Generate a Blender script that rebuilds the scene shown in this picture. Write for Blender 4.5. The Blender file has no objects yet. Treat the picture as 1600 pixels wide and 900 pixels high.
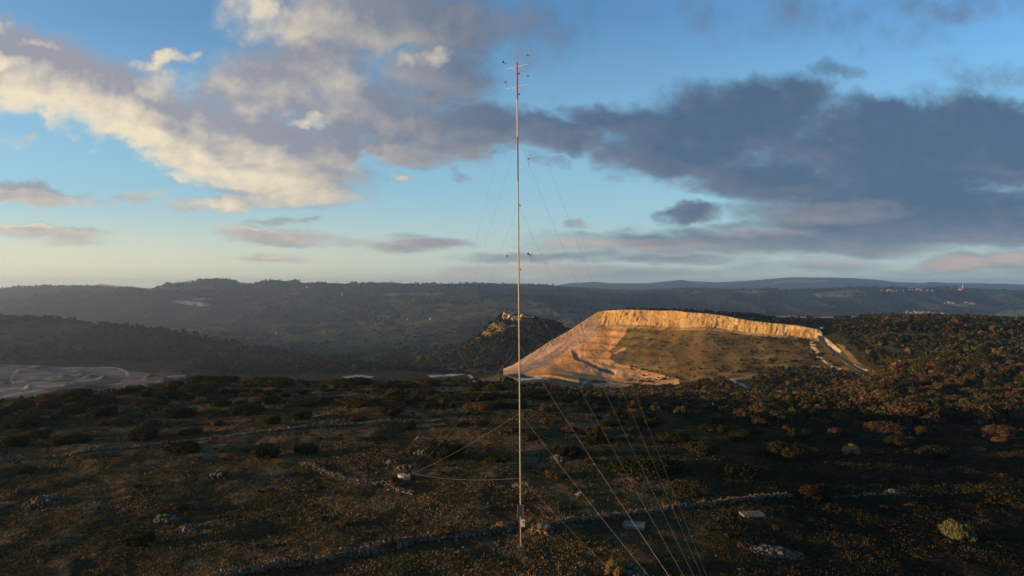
import bpy, bmesh, math, random
import numpy as np
from mathutils import Vector, Matrix

sc = bpy.context.scene
COL = sc.collection
CAMZ, F, HX, HY = 33.9, 1067.0, 800.0, 450.0       # survey of the place: camera height and picture scale

# ------------------------------------------------------------------ camera, sky, sun, exposure
cam = bpy.data.cameras.new('camera'); cam.lens = 24.0; cam.sensor_width = 36.0
cam.clip_start = 0.5; cam.clip_end = 60000
camo = bpy.data.objects.new('camera', cam); COL.objects.link(camo)
camo.location = (0, 0, CAMZ); camo.rotation_euler = (math.radians(90), 0, 0)
sc.camera = camo
sc.view_settings.view_transform = 'Standard'; sc.view_settings.look = 'None'
sc.view_settings.gamma = 1; sc.view_settings.use_curve_mapping = False
EXPOSURE = 1.15
sc.view_settings.exposure = EXPOSURE
SUN_AZ, SUN_EL = -103.0, 6.0                        # degrees from the view direction (left negative), above horizon
a_, e_ = math.radians(SUN_AZ), math.radians(SUN_EL)
sun_dir = Vector((math.sin(a_)*math.cos(e_), math.cos(a_)*math.cos(e_), math.sin(e_)))
sl = bpy.data.lights.new('sun', 'SUN'); sl.energy = 4.2; sl.angle = math.radians(0.6); sl.color = (1.0, 0.60, 0.29)
so = bpy.data.objects.new('sun', sl); COL.objects.link(so)
so.rotation_euler = (-sun_dir).to_track_quat('-Z', 'Y').to_euler(); so.location = (0, 0, 200)
sc.cycles.use_denoising = True
sc.cycles.max_bounces = 5; sc.cycles.diffuse_bounces = 2; sc.cycles.glossy_bounces = 2
sc.cycles.transparent_max_bounces = 6; sc.cycles.volume_bounces = 0

def air(r, g, b):                                   # a radiance that shows as this colour at the scene's exposure
    k = 2.0**-EXPOSURE; c = srgb(r, g, b); return (c[0]*k, c[1]*k, c[2]*k, 1.0)

def srgb(r, g, b):
    f = lambda c: (c/255/12.92) if c/255 <= 0.04045 else ((c/255+0.055)/1.055)**2.4
    return (f(r), f(g), f(b), 1.0)

class NT:
    """small wrapper to write node trees as expressions"""
    def __init__(s, tree): s.t = tree; s.n = tree.nodes; s.l = tree.links
    def put(s, sock, v):
        if hasattr(v, 'is_output'): s.l.new(v, sock)
        elif v is not None:
            try: sock.default_value = v
            except Exception: sock.default_value = (v, v, v)
    def math(s, op, a, b=None, c=None, clamp=False):
        n = s.n.new('ShaderNodeMath'); n.operation = op; n.use_clamp = clamp
        s.put(n.inputs[0], a)
        if b is not None: s.put(n.inputs[1], b)
        if c is not None: s.put(n.inputs[2], c)
        return n.outputs[0]
    def vec(s, op, a, b=None):
        n = s.n.new('ShaderNodeVectorMath'); n.operation = op; s.put(n.inputs[0], a)
        if b is not None: s.put(n.inputs[3 if op == 'SCALE' else 1], b)
        return n.outputs['Value'] if op in ('LENGTH', 'DOT_PRODUCT') else n.outputs[0]
    def noise(s, vec, scale, detail=4, rough=0.5, dims='2D', out=0, lac=2.0, dist=0.0):
        n = s.n.new('ShaderNodeTexNoise'); n.noise_dimensions = dims
        if vec is not None: s.l.new(vec, n.inputs['Vector'])
        n.inputs['Scale'].default_value = scale; n.inputs['Detail'].default_value = detail
        n.inputs['Roughness'].default_value = rough; n.inputs['Lacunarity'].default_value = lac
        n.inputs['Distortion'].default_value = dist
        return n.outputs[out]
    def ramp(s, v, a, b, lo=0.0, hi=1.0, smooth=True):
        n = s.n.new('ShaderNodeMapRange'); n.interpolation_type = 'SMOOTHSTEP' if smooth else 'LINEAR'
        s.put(n.inputs['Value'], v); s.put(n.inputs['From Min'], a); s.put(n.inputs['From Max'], b)
        n.inputs['To Min'].default_value = lo; n.inputs['To Max'].default_value = hi
        return n.outputs[0]
    def mix(s, f, a, b, mode='MIX'):
        n = s.n.new('ShaderNodeMix'); n.data_type = 'RGBA'; n.blend_type = mode
        s.put(n.inputs[0], f); s.put(n.inputs[6], a); s.put(n.inputs[7], b)
        return n.outputs[2]

# ---- world: Nishita sky with a bank of clouds
W = bpy.data.worlds.new('World'); sc.world = W; W.use_nodes = True
W.cycles.sampling_method = 'MANUAL'; W.cycles.sample_map_resolution = 256
nt = W.node_tree; nt.nodes.clear(); g = NT(nt)
outw = nt.nodes.new('ShaderNodeOutputWorld'); bg = nt.nodes.new('ShaderNodeBackground')
nt.links.new(bg.outputs[0], outw.inputs[0])
sky = nt.nodes.new('ShaderNodeTexSky'); sky.sky_type = 'NISHITA'; sky.sun_disc = False
sky.sun_elevation = math.radians(SUN_EL); sky.sun_rotation = math.radians(SUN_AZ)
sky.altitude = 300; sky.air_density = 1.0; sky.dust_density = 1.0; sky.ozone_density = 4.0
SKY_STRENGTH = 0.15
tc = nt.nodes.new('ShaderNodeTexCoord')
sep = nt.nodes.new('ShaderNodeSeparateXYZ'); nt.links.new(tc.outputs['Generated'], sep.inputs[0])
yy = g.math('MAXIMUM', sep.outputs[1], 0.02)
U = g.math('DIVIDE', sep.outputs[0], yy); V = g.math('DIVIDE', sep.outputs[2], yy)
comb = nt.nodes.new('ShaderNodeCombineXYZ'); nt.links.new(U, comb.inputs[0]); nt.links.new(V, comb.inputs[1]); comb.inputs[2].default_value = 1.0
P0 = comb.outputs[0]
lv = g.math('LOGARITHM', g.math('MAXIMUM', g.math('ADD', V, 0.07), 0.02), 2.71828)
comb2 = nt.nodes.new('ShaderNodeCombineXYZ'); nt.links.new(U, comb2.inputs[0]); nt.links.new(g.math('MULTIPLY', lv, 0.42), comb2.inputs[1])
Q = comb2.outputs[0]
wn = g.noise(Q, 5.0, 4, 0.55, out=1)
warp = g.vec('MULTIPLY', g.vec('SUBTRACT', wn, (0.5, 0.5, 0.5)), (0.16, 0.07, 0.0))
wn2 = g.noise(Q, 22.0, 4, 0.6, out=1)
warp2 = g.vec('MULTIPLY', g.vec('SUBTRACT', wn2, (0.5, 0.5, 0.5)), (0.06, 0.035, 0.0))
vfade = g.ramp(V, 0.0, 0.25, 0.25, 1.0)
P = g.vec('ADD', P0, g.vec('SCALE', g.vec('ADD', warp, warp2), vfade))

# cloud masses seen from here: centre, half sizes (picture scale), tilt (down to the right +), weight
CL = [
 (40,110,190,75,8,1), (200,165,230,70,18,1), (370,215,250,85,16,1), (300,240,260,42,16,1), (420,285,150,42,10,1),
 (20,45,70,30,10,.6), (500,235,90,55,0,1), (450,120,200,70,-8,.9), (600,40,290,70,0,1), (420,25,90,50,0,.7),
 (660,130,130,60,-10,.8), (700,200,190,48,2,1), (560,175,140,60,0,.9), (735,262,16,20,0,.5), (640,235,120,22,4,.7),
 (860,205,140,34,0,.9), (960,185,120,36,4,.9), (1130,205,230,80,2,1), (1230,170,90,50,0,.8), (1380,240,330,90,0,1.1), (1560,220,200,90,0,1.1),
 (1060,250,150,45,10,.9), (1240,285,260,48,6,.9), (1460,320,300,62,0,1.1), (1330,345,230,40,4,.8), (1250,378,280,26,2,.8), (1430,355,260,40,0,.9), (1570,345,130,50,0,.9), (1590,250,90,70,0,.8), (1320,310,200,34,0,.8),
 (1070,333,64,20,-3,.9), (1150,352,70,14,0,.5), (1120,382,330,20,2,.7), (900,382,95,15,0,.6), (1040,402,180,12,2,.55),
 (850,402,160,13,0,.55), (930,424,260,12,1,.5), (740,426,75,13,0,.5), (1130,425,120,6,0,.25),
 (1540,125,100,30,4,.35), (1315,122,46,18,0,.35), (1240,35,260,45,4,.32), (1480,15,200,25,0,.2), (840,55,60,70,0,.26), (870,150,26,18,0,.25),
 (850,250,36,14,4,.35), (990,270,50,24,10,.35),
 (40,300,140,24,6,.9), (222,307,44,10,0,.5), (370,316,120,13,-3,.75), (500,305,50,8,-6,.4), (60,362,130,15,2,.75), (110,376,80,8,0,.4),
 (440,349,60,7,0,.4), (430,371,125,15,5,.85), (560,382,70,8,4,.4), (660,384,105,11,-3,.7), (640,372,40,5,0,.3), (425,405,66,9,2,.6),
 (890,348,19,10,0,.55), (635,274,22,10,-22,.6), (680,97,44,15,-20,.6), (480,187,32,11,0,.6), (285,282,34,12,-6,.45),
 (240,95,60,16,-14,.5),
 (1490,409,70,18,-4,.9), (1565,405,64,19,0,.9), (1300,416,90,14,0,.5), (1420,425,60,7,0,.3), (1180,418,60,8,0,.3), (1590,425,90,7,0,.3),
 (15,210,30,8,0,.2),
]
# parts of the masses that catch the low sun (positive) or lie in their own shade (negative)
LI = [
 (150,195,230,62,20,.62), (400,262,210,62,12,.62), (160,222,150,26,20,.45), (60,160,110,40,8,.5), (255,132,60,34,10,.75), (560,110,160,60,-10,.12), (470,30,120,50,0,.35), (760,20,120,40,0,.2), (20,105,45,16,5,.8), (90,75,30,8,0,.4), (440,288,120,20,0,.4),
 (300,190,90,18,0,.2), (240,95,50,14,-14,.8), (680,97,40,14,-20,.8), (480,187,30,12,0,.8), (540,130,50,24,0,.45), (400,20,50,30,0,.6),
 (285,282,34,12,0,.8), (20,45,60,22,0,.5), (340,318,50,8,0,.5), (500,310,60,8,0,.3), (420,170,40,20,0,.35),
 (1490,409,66,15,-4,1.0), (1565,403,60,16,0,1.0), (1300,412,60,10,0,.6), (890,348,20,9,0,.7), (635,274,25,10,-22,.8),
 (1010,292,70,14,0,.6), (1300,330,170,20,-2,.38), (1180,362,110,15,0,.4), (900,380,100,14,0,.9), (1050,385,120,7,0,.4), (840,422,150,14,0,.5), (980,378,120,8,0,.3), (740,428,80,10,0,.6), (430,360,60,4,0,.4),
 (425,403,30,5,0,.5), (30,352,60,7,0,.5), (560,255,50,12,-20,.5),
]
def field(name, blobs, smooth):
    t = bpy.data.node_groups.new(name, 'ShaderNodeTree')
    t.interface.new_socket('P', in_out='INPUT', socket_type='NodeSocketVector')
    t.interface.new_socket('D', in_out='OUTPUT', socket_type='NodeSocketFloat')
    gi = t.nodes.new('NodeGroupInput'); go = t.nodes.new('NodeGroupOutput'); q = NT(t); acc = None
    src = gi.outputs[0]                             # (u, v, 1): a tilted ellipse is two dot products
    for i, (cx, cy, rx, ry, rot, w) in enumerate(blobs):
        if i and i % 4 == 0:                        # keeps the node evaluation sequential
            cb = t.nodes.new('ShaderNodeCombineXYZ'); t.links.new(acc, cb.inputs[2])
            src = q.vec('MULTIPLY_ADD', cb.outputs[0], (0, 0, 1e-6)); t.links.new(gi.outputs[0], src.node.inputs[2])
        x0, y0, rx, ry = (cx-HX)/F, (HY-cy)/F, rx/F, ry/F
        c, n = math.cos(math.radians(-rot)), math.sin(math.radians(-rot))
        va = (c/rx, n/rx, -(c*x0+n*y0)/rx); vb = (-n/ry, c/ry, -(-n*x0+c*y0)/ry)
        a = q.vec('DOT_PRODUCT', src, va); b = q.vec('DOT_PRODUCT', src, vb)
        v = q.math('MULTIPLY_ADD', q.math('MULTIPLY_ADD', a, a, q.math('MULTIPLY', b, b)), -w, w)
        acc = v if acc is None else q.math('SMOOTH_MAX', acc, v, smooth)
    t.links.new(acc, go.inputs[0]); return t
gd = field('cloud_mass', CL, 0.18); gl = field('cloud_light', LI, 0.3)
def use(t, p):
    n = nt.nodes.new('ShaderNodeGroup'); n.node_tree = t; nt.links.new(p, n.inputs[0]); return n.outputs[0]
fb = g.noise(Q, 8.0, 8, 0.64)
puff = g.noise(Q, 26.0, 6, 0.55)
D = g.math('ADD', use(gd, P), g.math('MULTIPLY', g.math('SUBTRACT', fb, 0.5), g.ramp(V, 0.02, 0.22, 0.55, 1.25)))
D = g.math('ADD', D, g.math('MULTIPLY', g.math('SUBTRACT', puff, 0.5), 0.14))
alpha = g.ramp(g.math('ADD', D, g.math('MULTIPLY', g.math('SUBTRACT', puff, 0.5), 0.30)), -0.12, 0.74)
alpha = g.math('MULTIPLY', alpha, g.ramp(V, 0.003, 0.03, 0.38, 0.95))
# light: sun low on the left, so the lower left flanks of each mass are lit
off = nt.nodes.new('ShaderNodeVectorMath'); off.operation = 'ADD'; nt.links.new(P, off.inputs[0]); off.inputs[1].default_value = (-0.030, -0.018, 0)
D2 = use(gd, off.outputs[0])
offq = g.vec('ADD', Q, (-0.014, -0.014, 0))
fb2 = g.noise(offq, 8.0, 8, 0.64)
gm = g.math('MINIMUM', g.math('MAXIMUM', g.math('SUBTRACT', use(gd, P), D2), -0.25), 0.30)
side = g.ramp(U, -0.45, 0.15, 0, 1)
gn = g.math('SUBTRACT', fb, fb2)
L = g.math('MULTIPLY', gm, g.math('MULTIPLY_ADD', side, -0.75, 1.1))
L = g.math('ADD', L, g.math('MULTIPLY_ADD', g.math('MULTIPLY', gn, 1.45), g.math('MULTIPLY_ADD', side, -0.60, 1.0), 0.12))
L = g.math('ADD', L, g.math('MULTIPLY', g.math('MAXIMUM', use(gl, P), 0.0), g.math('MULTIPLY_ADD', g.math('ADD', puff, fb), 0.95, 0.05)))
L = g.math('SUBTRACT', L, g.math('MULTIPLY', g.math('MAXIMUM', g.math('SUBTRACT', D, 0.5), 0.0), 0.28))
L = g.math('MULTIPLY_ADD', g.math('SUBTRACT', puff, 0.5), 0.20, L)
L = g.math('MAXIMUM', g.math('MINIMUM', L, 1.0), 0.0)
shade = g.mix(side, air(154,154,164), air(74,98,127))
low = g.ramp(V, 0.02, 0.12, 1, 0)
shade = g.mix(g.math('MULTIPLY', low, 0.65), shade, air(128,146,158))
lit = g.mix(side, air(244,228,196), air(164,156,160))
lit = g.mix(g.math('MULTIPLY', low, 0.7), lit, air(226,202,184))
cc = g.mix(L, shade, lit)
skyc = g.vec('SCALE', sky.outputs[0], SKY_STRENGTH)
skyc = g.vec('MULTIPLY', skyc, (1.10, 1.02, 0.90))
# bright evening air low over the horizon, creamier towards the sun
glow = g.mix(g.ramp(U, -0.8, 0.3, 0, 1), air(255,244,198), air(202,218,208))
glow = g.mix(g.ramp(V, 0.0, 0.16, 0, 1), glow, air(162,206,224))
gf = g.math('MULTIPLY', g.math('POWER', g.ramp(V, 0.0, 0.40, 1, 0, False), 1.2), 0.95)
skyc = g.mix(g.math('MULTIPLY', gf, g.ramp(V, -0.05, 0.0, 0, 1)), skyc, glow)
final = g.mix(alpha, skyc, cc)
nt.links.new(final, bg.inputs[0]); bg.inputs[1].default_value = 1.0
#SKYEND

# ------------------------------------------------------------------ numeric helpers
rng = np.random.default_rng(7); random.seed(7)
def h2(ix, iy, seed):
    n = (ix.astype(np.int64)*374761393 + iy.astype(np.int64)*668265263 + seed*974634777) & 0xffffffff
    n = ((n ^ (n >> 13))*1274126177) & 0xffffffff
    n = (n ^ (n >> 16)) & 0xffff
    return n/32767.5 - 1.0
def vnoise(x, y, seed=0):
    ix, iy = np.floor(x), np.floor(y); fx, fy = x-ix, y-iy
    fx = fx*fx*fx*(fx*(fx*6-15)+10); fy = fy*fy*fy*(fy*(fy*6-15)+10)
    a = h2(ix, iy, seed); b = h2(ix+1, iy, seed); c = h2(ix, iy+1, seed); d = h2(ix+1, iy+1, seed)
    return (a*(1-fx)+b*fx)*(1-fy) + (c*(1-fx)+d*fx)*fy
def fbm(x, y, octv=4, seed=0, gain=0.5):
    s = 0; a = 1.0; t = 0
    for i in range(octv):
        s = s + a*vnoise(x*2**i+17.3*i, y*2**i-9.1*i, seed+i); t += a; a *= gain
    return s/t
def sstep(a, b, x):
    t = np.clip((x-a)/(b-a), 0, 1); return t*t*(3-2*t)
def inpoly(px, py, poly):
    r = np.zeros(px.shape, bool); n = len(poly)
    for i in range(n):
        x1, y1 = poly[i]; x2, y2 = poly[(i+1) % n]
        if y1 == y2: continue
        c = ((y1 > py) != (y2 > py)) & (px < (x2-x1)*(py-y1)/(y2-y1)+x1); r ^= c
    return r
def seg_dist(px, py, pts, sy=1.0):
    best = np.full(px.shape, 1e9)
    for (x1, y1), (x2, y2) in zip(pts[:-1], pts[1:]):
        dx, dy = x2-x1, (y2-y1)*sy; L = dx*dx+dy*dy+1e-9
        t = np.clip(((px-x1)*dx+(py-y1)*sy*dy)/L, 0, 1)
        best = np.minimum(best, np.hypot(px-x1-t*dx, (py-y1)*sy-t*dy))
    return best

def mesh_np(name, verts, faces, smooth=False):
    """mesh from numpy arrays; faces (n,3) or (n,4)"""
    me = bpy.data.meshes.new(name); k = faces.shape[1]
    me.vertices.add(len(verts)); me.vertices.foreach_set('co', np.asarray(verts, np.float32).ravel())
    me.loops.add(faces.size); me.loops.foreach_set('vertex_index', faces.astype(np.int32).ravel())
    me.polygons.add(len(faces)); me.polygons.foreach_set('loop_start', np.arange(0, faces.size, k, dtype=np.int32))
    me.polygons.foreach_set('use_smooth', np.full(len(faces), smooth)); me.update(calc_edges=True)
    return me
def color_attr(me, arr, name='col'):
    at = me.attributes.new(name, 'FLOAT_COLOR', 'POINT'); a = np.ones((len(arr), 4), np.float32); a[:, :arr.shape[1]] = arr
    at.data.foreach_set('color', a.ravel())
def link(name, me, mat=None, parent=None):
    o = bpy.data.objects.new(name, me); COL.objects.link(o)
    if mat is not None and not me.materials: me.materials.append(mat)
    if parent is not None: o.parent = parent
    return o
def tag(o, label=None, cat=None, group=None, kind=None):
    if label: o['label'] = label
    if cat: o['category'] = cat
    if group: o['group'] = group
    if kind: o['kind'] = kind
    return o
def empty(name, loc, rz=0.0):
    o = bpy.data.objects.new(name, None); COL.objects.link(o); o.location = loc; o.rotation_euler = (0, 0, rz); o.empty_display_size = 0.3
    return o

# ------------------------------------------------------------------ materials
def material(name, rough=0.9, spec=0.1):
    m = bpy.data.materials.new(name); m.use_nodes = True; q = NT(m.node_tree)
    b = m.node_tree.nodes['Principled BSDF']; b.inputs['Roughness'].default_value = rough
    b.inputs['Specular IOR Level'].default_value = spec
    return m, q, b
def simple(name, col, var=0.25, scale=6.0, rough=0.8, spec=0.15, metal=0.0, bump=0.0):
    m, q, b = material(name, rough, spec); b.inputs['Metallic'].default_value = metal
    t = m.node_tree.nodes.new('ShaderNodeTexCoord')
    n = q.noise(t.outputs['Object'], scale, 4, 0.6, '3D')
    k = q.math('MULTIPLY_ADD', n, 2*var, 1-var)
    q.l.new(q.vec('SCALE', (col[0], col[1], col[2]), k), b.inputs['Base Color'])
    if bump:
        bp = m.node_tree.nodes.new('ShaderNodeBump'); bp.inputs['Strength'].default_value = bump; bp.inputs['Distance'].default_value = 0.05
        q.l.new(q.noise(t.outputs['Object'], scale*3, 4, 0.6, '3D'), bp.inputs['Height']); q.l.new(bp.outputs[0], b.inputs['Normal'])
    return m
def leafy(name, c1, c2, scale=0.8):
    m, q, b = material(name, 0.9, 0.02)
    at = m.node_tree.nodes.new('ShaderNodeAttribute'); at.attribute_name = 'col'
    oi = m.node_tree.nodes.new('ShaderNodeObjectInfo')
    t = m.node_tree.nodes.new('ShaderNodeNewGeometry')
    n = q.noise(t.outputs['Position'], scale, 3, 0.6, '3D')
    f = q.math('MULTIPLY_ADD', oi.outputs['Random'], 0.5, q.math('MULTIPLY_ADD', n, 1.2, -0.35), clamp=True)
    c = q.mix(f, (*c1, 1), (*c2, 1))
    c = q.mix(1.0, c, at.outputs['Color'], 'MULTIPLY')
    q.l.new(c, b.inputs['Base Color'])
    return m
def ground_material():
    m, q, b = material('ground_surface', 1.0, 0.0)
    at = m.node_tree.nodes.new('ShaderNodeAttribute'); at.attribute_name = 'col'
    ge = m.node_tree.nodes.new('ShaderNodeNewGeometry'); p = ge.outputs['Position']
    k = None
    for sc_, am in ((2.2, 0.9), (0.35, 0.7), (0.05, 0.6), (0.008, 0.45)):
        v = q.math('MULTIPLY_ADD', q.noise(p, sc_, 3, 0.65, '3D'), am, 1-am/2)
        k = v if k is None else q.math('MULTIPLY', k, v)
    q.l.new(q.vec('SCALE', at.outputs['Color'], k), b.inputs['Base Color'])
    bp = m.node_tree.nodes.new('ShaderNodeBump'); bp.inputs['Strength'].default_value = 0.6; bp.inputs['Distance'].default_value = 0.25
    q.l.new(q.noise(p, 3.0, 5, 0.7, '3D'), bp.inputs['Height'])
    bp2 = m.node_tree.nodes.new('ShaderNodeBump'); bp2.inputs['Strength'].default_value = 0.6; bp2.inputs['Distance'].default_value = 2.5
    q.l.new(q.noise(p, 0.25, 4, 0.65, '3D'), bp2.inputs['Height']); q.l.new(bp.outputs[0], bp2.inputs['Normal'])
    q.l.new(bp2.outputs[0], b.inputs['Normal'])
    return m

# ------------------------------------------------------------------ terrain: one sheet, surveyed along lines of sight
# each section line: picture column -> (distance, picture height) for the successive breaks of slope
def knot(pts):                                      # [(px, d, y)]
    a = np.array(pts, float); return a
K = [
 knot([(-1500,4,9000),(3100,4,9000)]),
 knot([(-1500,74,939),(900,74,939),(1600,74,985),(3100,74,1040)]),
 knot([(-1500,130,728),(800,130,728),(1100,130,740),(1600,130,780),(3100,130,800)]),
 knot([(-1500,200,640),(0,205,636),(100,212,630),(200,235,614),(300,262,602),(400,272,598),(600,276,597),(700,270,600),(800,262,603),(860,255,607),(900,235,618),(940,215,634),(1000,205,646),(1100,200,657),(1200,205,662),(1300,215,664),(1600,230,668),(3100,230,668)]),
 knot([(-1500,380,650),(0,380,650),(200,400,635),(400,420,625),(600,420,625),(700,400,625),(800,390,625),(860,350,625),(940,280,630),(1000,260,636),(1100,260,642),(1200,265,642),(1400,300,636),(1600,320,632),(3100,320,632)]),
 knot([(-1500,700,640),(0,700,626),(100,760,612),(200,850,602),(290,900,588),(400,1000,590),(560,950,590),(660,700,600),(780,600,603),(860,600,605),(940,590,612),(1000,580,608),(1060,570,605),(1100,550,603),(1200,540,600),(1280,540,600),(1340,522,598),(1400,505,575),(1500,480,552),(1600,470,550),(3100,470,550)]),
 knot([(-1500,950,600),(0,950,592),(200,1050,582),(280,1100,574),(400,1150,580),(560,1200,575),(660,1000,582),(700,900,585),(780,720,584),(815,715,584),(860,700,585),(900,684,592),(940,668,600),(1000,650,604),(1060,630,602),(1100,620,594),(1200,610,583),(1280,598,582),(1340,578,586),(1385,562,588),(1410,570,562),(1500,570,528),(1600,580,530),(3100,580,530)]),
 knot([(-1500,1200,560),(0,1250,560),(200,1300,565),(400,1300,570),(560,1300,573),(660,1100,580),(740,900,590),(790,840,575),(815,850,565),(860,866,543),(900,880,520),(935,888,506),(950,880,508),(1000,842,509),(1040,812,510),(1100,772,511),(1150,755,516),(1200,727,522),(1275,694,529),(1300,682,528),(1340,655,523),(1385,632,516),(1400,628,513),(1500,640,509),(1600,650,510),(3100,650,510)]),
 knot([(-1500,1500,530),(0,1500,535),(200,1500,548),(400,1400,565),(560,1380,570),(660,1200,575),(740,950,592),(785,850,582),(797,852,572.5),(815,858,561),(860,876,533),(900,891,510),(933,906,487.5),(950,899,485),(1000,857,484.5),(1050,818,486),(1100,783,489),(1150,765,497),(1200,737,504),(1250,714,510),(1278,700,515),(1290,696,523),(1340,668,517),(1385,644,511),(1400,642,509),(1500,655,505),(1600,665,506),(3100,665,506)]),
 knot([(-1500,1800,490),(0,1800,494),(60,1800,500),(129,1780,504),(200,1750,512),(260,1720,519),(300,1700,526),(350,1680,532),(400,1600,544),(430,1560,549),(500,1500,560),(560,1450,567),(660,1300,575),(740,1000,595),(797,900,592),(860,910,550),(933,925,495),(960,935,489),(1000,940,487),(1100,930,488),(1150,940,491),(1200,1000,494),(1280,1040,494),(1340,1050,495),(1400,1060,496),(1500,1060,498),(1600,1060,503),(3100,1060,503)]),
 knot([(-1500,2400,515),(0,2400,520),(200,2300,540),(330,2100,562),(400,1950,563),(480,1800,566),(560,1650,570),(660,1450,566),(780,1350,562),(860,1350,556),(940,1450,540),(1100,1600,530),(1300,1650,528),(1600,1650,528),(3100,1650,528)]),
 knot([(-1500,3000,506),(0,3000,510),(200,2900,530),(300,2750,535),(400,2600,536),(480,2500,538),(560,2400,536),(700,2300,532),(860,2200,528),(940,2300,520),(1100,2500,512),(1600,2600,510),(3100,2600,510)]),
 knot([(-1500,3700,482),(0,3700,484),(300,3600,500),(400,3400,505),(560,3300,505),(640,3300,498),(720,3300,490),(800,3300,484),(860,3300,480),(940,3500,483),(1100,3900,490),(1300,4100,492),(1600,4200,486),(3100,4200,486)]),
 knot([(-1500,4500,460),(0,4500,462),(240,4500,458),(400,4600,460),(560,4700,463),(640,4500,466),(700,4400,460),(760,4500,456),(860,4700,458),(940,5200,460),(1050,5400,458),(1150,5500,455),(1250,5400,455),(1330,5200,452.5),(1440,5200,453),(1500,5200,453),(1600,5200,460),(3100,5200,460)]),
 knot([(-1500,5600,452),(0,5600,451.5),(30,5600,449.5),(60,5600,448.5),(150,5600,448),(235,5600,451),(262,5600,442.5),(300,5600,440.5),(315,5600,437),(335,5600,436),(360,5600,437),(378,5600,441.5),(400,5700,440),(440,5700,439.5),(455,5700,440),(464,5700,437.5),(472,5700,441.5),(505,5700,442),(512,5700,443.8),(540,5800,443.5),(548,5800,441),(556,5800,441),(562,5800,443.8),(600,5900,443.5),(650,6000,445),(720,6200,443.8),(800,6500,444.5),(860,6800,446),(920,7200,450),(1000,7400,454),(1040,7400,451),(1100,7400,449.5),(1160,7400,452),(1250,7400,453),(1350,7000,452),(1480,7000,451),(1530,7000,452),(1600,7000,455),(3100,7000,455)]),
 knot([(-1500,7500,460),(3100,9000,460)]),
 knot([(-1500,14000,452),(0,14000,453),(60,14000,449),(100,14000,445.5),(120,14000,447),(140,14000,446.5),(158,14000,444.2),(185,14000,446.5),(215,14000,449.5),(260,14000,452),(640,14000,452),(760,15000,446),(785,15000,443.5),(815,15000,443.2),(835,15000,444),(845,15000,447),(870,15000,446),(890,15000,442.5),(930,15000,440.5),(950,15000,442.8),(1010,15000,443),(1045,14500,439.5),(1062,14500,437.5),(1080,14500,439.5),(1120,14500,441.5),(1160,14500,439.5),(1190,14500,437),(1215,14500,435),(1240,14500,433.5),(1290,14500,434),(1335,14500,434.5),(1380,14500,438.5),(1400,14500,441),(1440,14500,442),(1460,14500,441),(1500,14500,442.5),(1540,14500,442.8),(1600,14500,445),(3100,14500,447)]),
 knot([(-1500,19000,465),(3100,19000,465)]),
]
NSUB = [10,115,160,75,105,60,115,26,34,60,70,65,60,60,8,34,4]
cols = np.concatenate([np.arange(-1500,-60,20), np.arange(-60,770,2.5), np.arange(770,1400,1.0), np.arange(1400,1660,2.5), np.arange(1660,3101,20)]).astype(float)
NC = len(cols)
kd = np.array([np.interp(cols, k[:, 0], k[:, 1]) for k in K]); ky = np.array([np.interp(cols, k[:, 0], k[:, 2]) for k in K])
kd[0] = 4; kz = CAMZ-(ky-HY)/F*kd; kz[0] = kz[1]
# soften the kinks of all but the skyline sections sideways
for i in (1,2,4,5,10,11,12):
    for arr in (kd, kz):
        v = arr[i]; xs = np.arange(-1500, 3101, 5.0); w = np.interp(xs, cols, v); kk = np.hanning(25); kk /= kk.sum()
        w = np.convolve(np.pad(w, 12, mode='edge'), kk, 'valid'); arr[i] = np.interp(cols, xs, w)
for i, hw_ in ((5, 16), (6, 16), (7, 13), (8, 4)):
    for arr in (kd, kz):
        v = arr[i]; xs = np.arange(760, 1420, 1.0); w0 = np.interp(xs, cols, v); kk = np.hanning(2*hw_+1); kk /= kk.sum()
        w = np.convolve(np.pad(w0, hw_, mode='edge'), kk, 'valid'); f = sstep(800, 840, xs)*sstep(1275-(i == 5)*-1000, 1255-(i == 5)*-1000, xs)
        arr[i] = np.where((cols > 770) & (cols < 1410), np.interp(cols, xs, w0*(1-f)+w*f), v)
for i in (3,5,6,7,8,9):
    for arr in (kd, kz):
        v = arr[i]; xs = np.arange(-1500, 3101, 2.0); w0 = np.interp(xs, cols, v); kk = np.hanning(41); kk /= kk.sum()
        w = np.convolve(np.pad(w0, 20, mode='edge'), kk, 'valid'); f = sstep(1392, 1420, xs)+sstep(700, 640, xs)*(i in (3,5,6,7))
        arr[i] = np.interp(cols, xs, w0*(1-f)+w*f)
rowsD, rowsZ, rowsT = [], [], []
for i, n in enumerate(NSUB):
    for j in range(n):
        t = j/n
        if i == 0: t = t**1.6
        rowsD.append(kd[i]*(1-t)+kd[i+1]*t)
        if i in (7, 8) : tz = t
        else:                                       # monotone cubic through the section heights
            tz = t
        h0 = kd[i+1]-kd[i]
        def slope(k):
            if k == 0 or k == len(K)-1: return 0*kd[0]
            s1 = (kz[k]-kz[k-1])/(kd[k]-kd[k-1]); s2 = (kz[k+1]-kz[k])/(kd[k+1]-kd[k])
            m = np.where(s1*s2 > 0, 2*s1*s2/(s1+s2+np.where(s1+s2 == 0, 1e-9, 0)), 0.0); return m
        m0, m1 = slope(i), slope(i+1)
        if i in (7,): zz = kz[i]*(1-t)+kz[i+1]*t
        else:
            if i == 6: m1 = (kz[7]-kz[6])/(kd[7]-kd[6])
            if i == 8: m0 = (kz[9]-kz[8])/(kd[9]-kd[8])
            zz = (2*t**3-3*t**2+1)*kz[i]+(t**3-2*t**2+t)*h0*m0+(-2*t**3+3*t**2)*kz[i+1]+(t**3-t**2)*h0*m1
        rowsZ.append(zz); rowsT.append(i+t)
rowsD.append(kd[-1]); rowsZ.append(kz[-1]); rowsT.append(len(K)-1.0)
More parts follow.
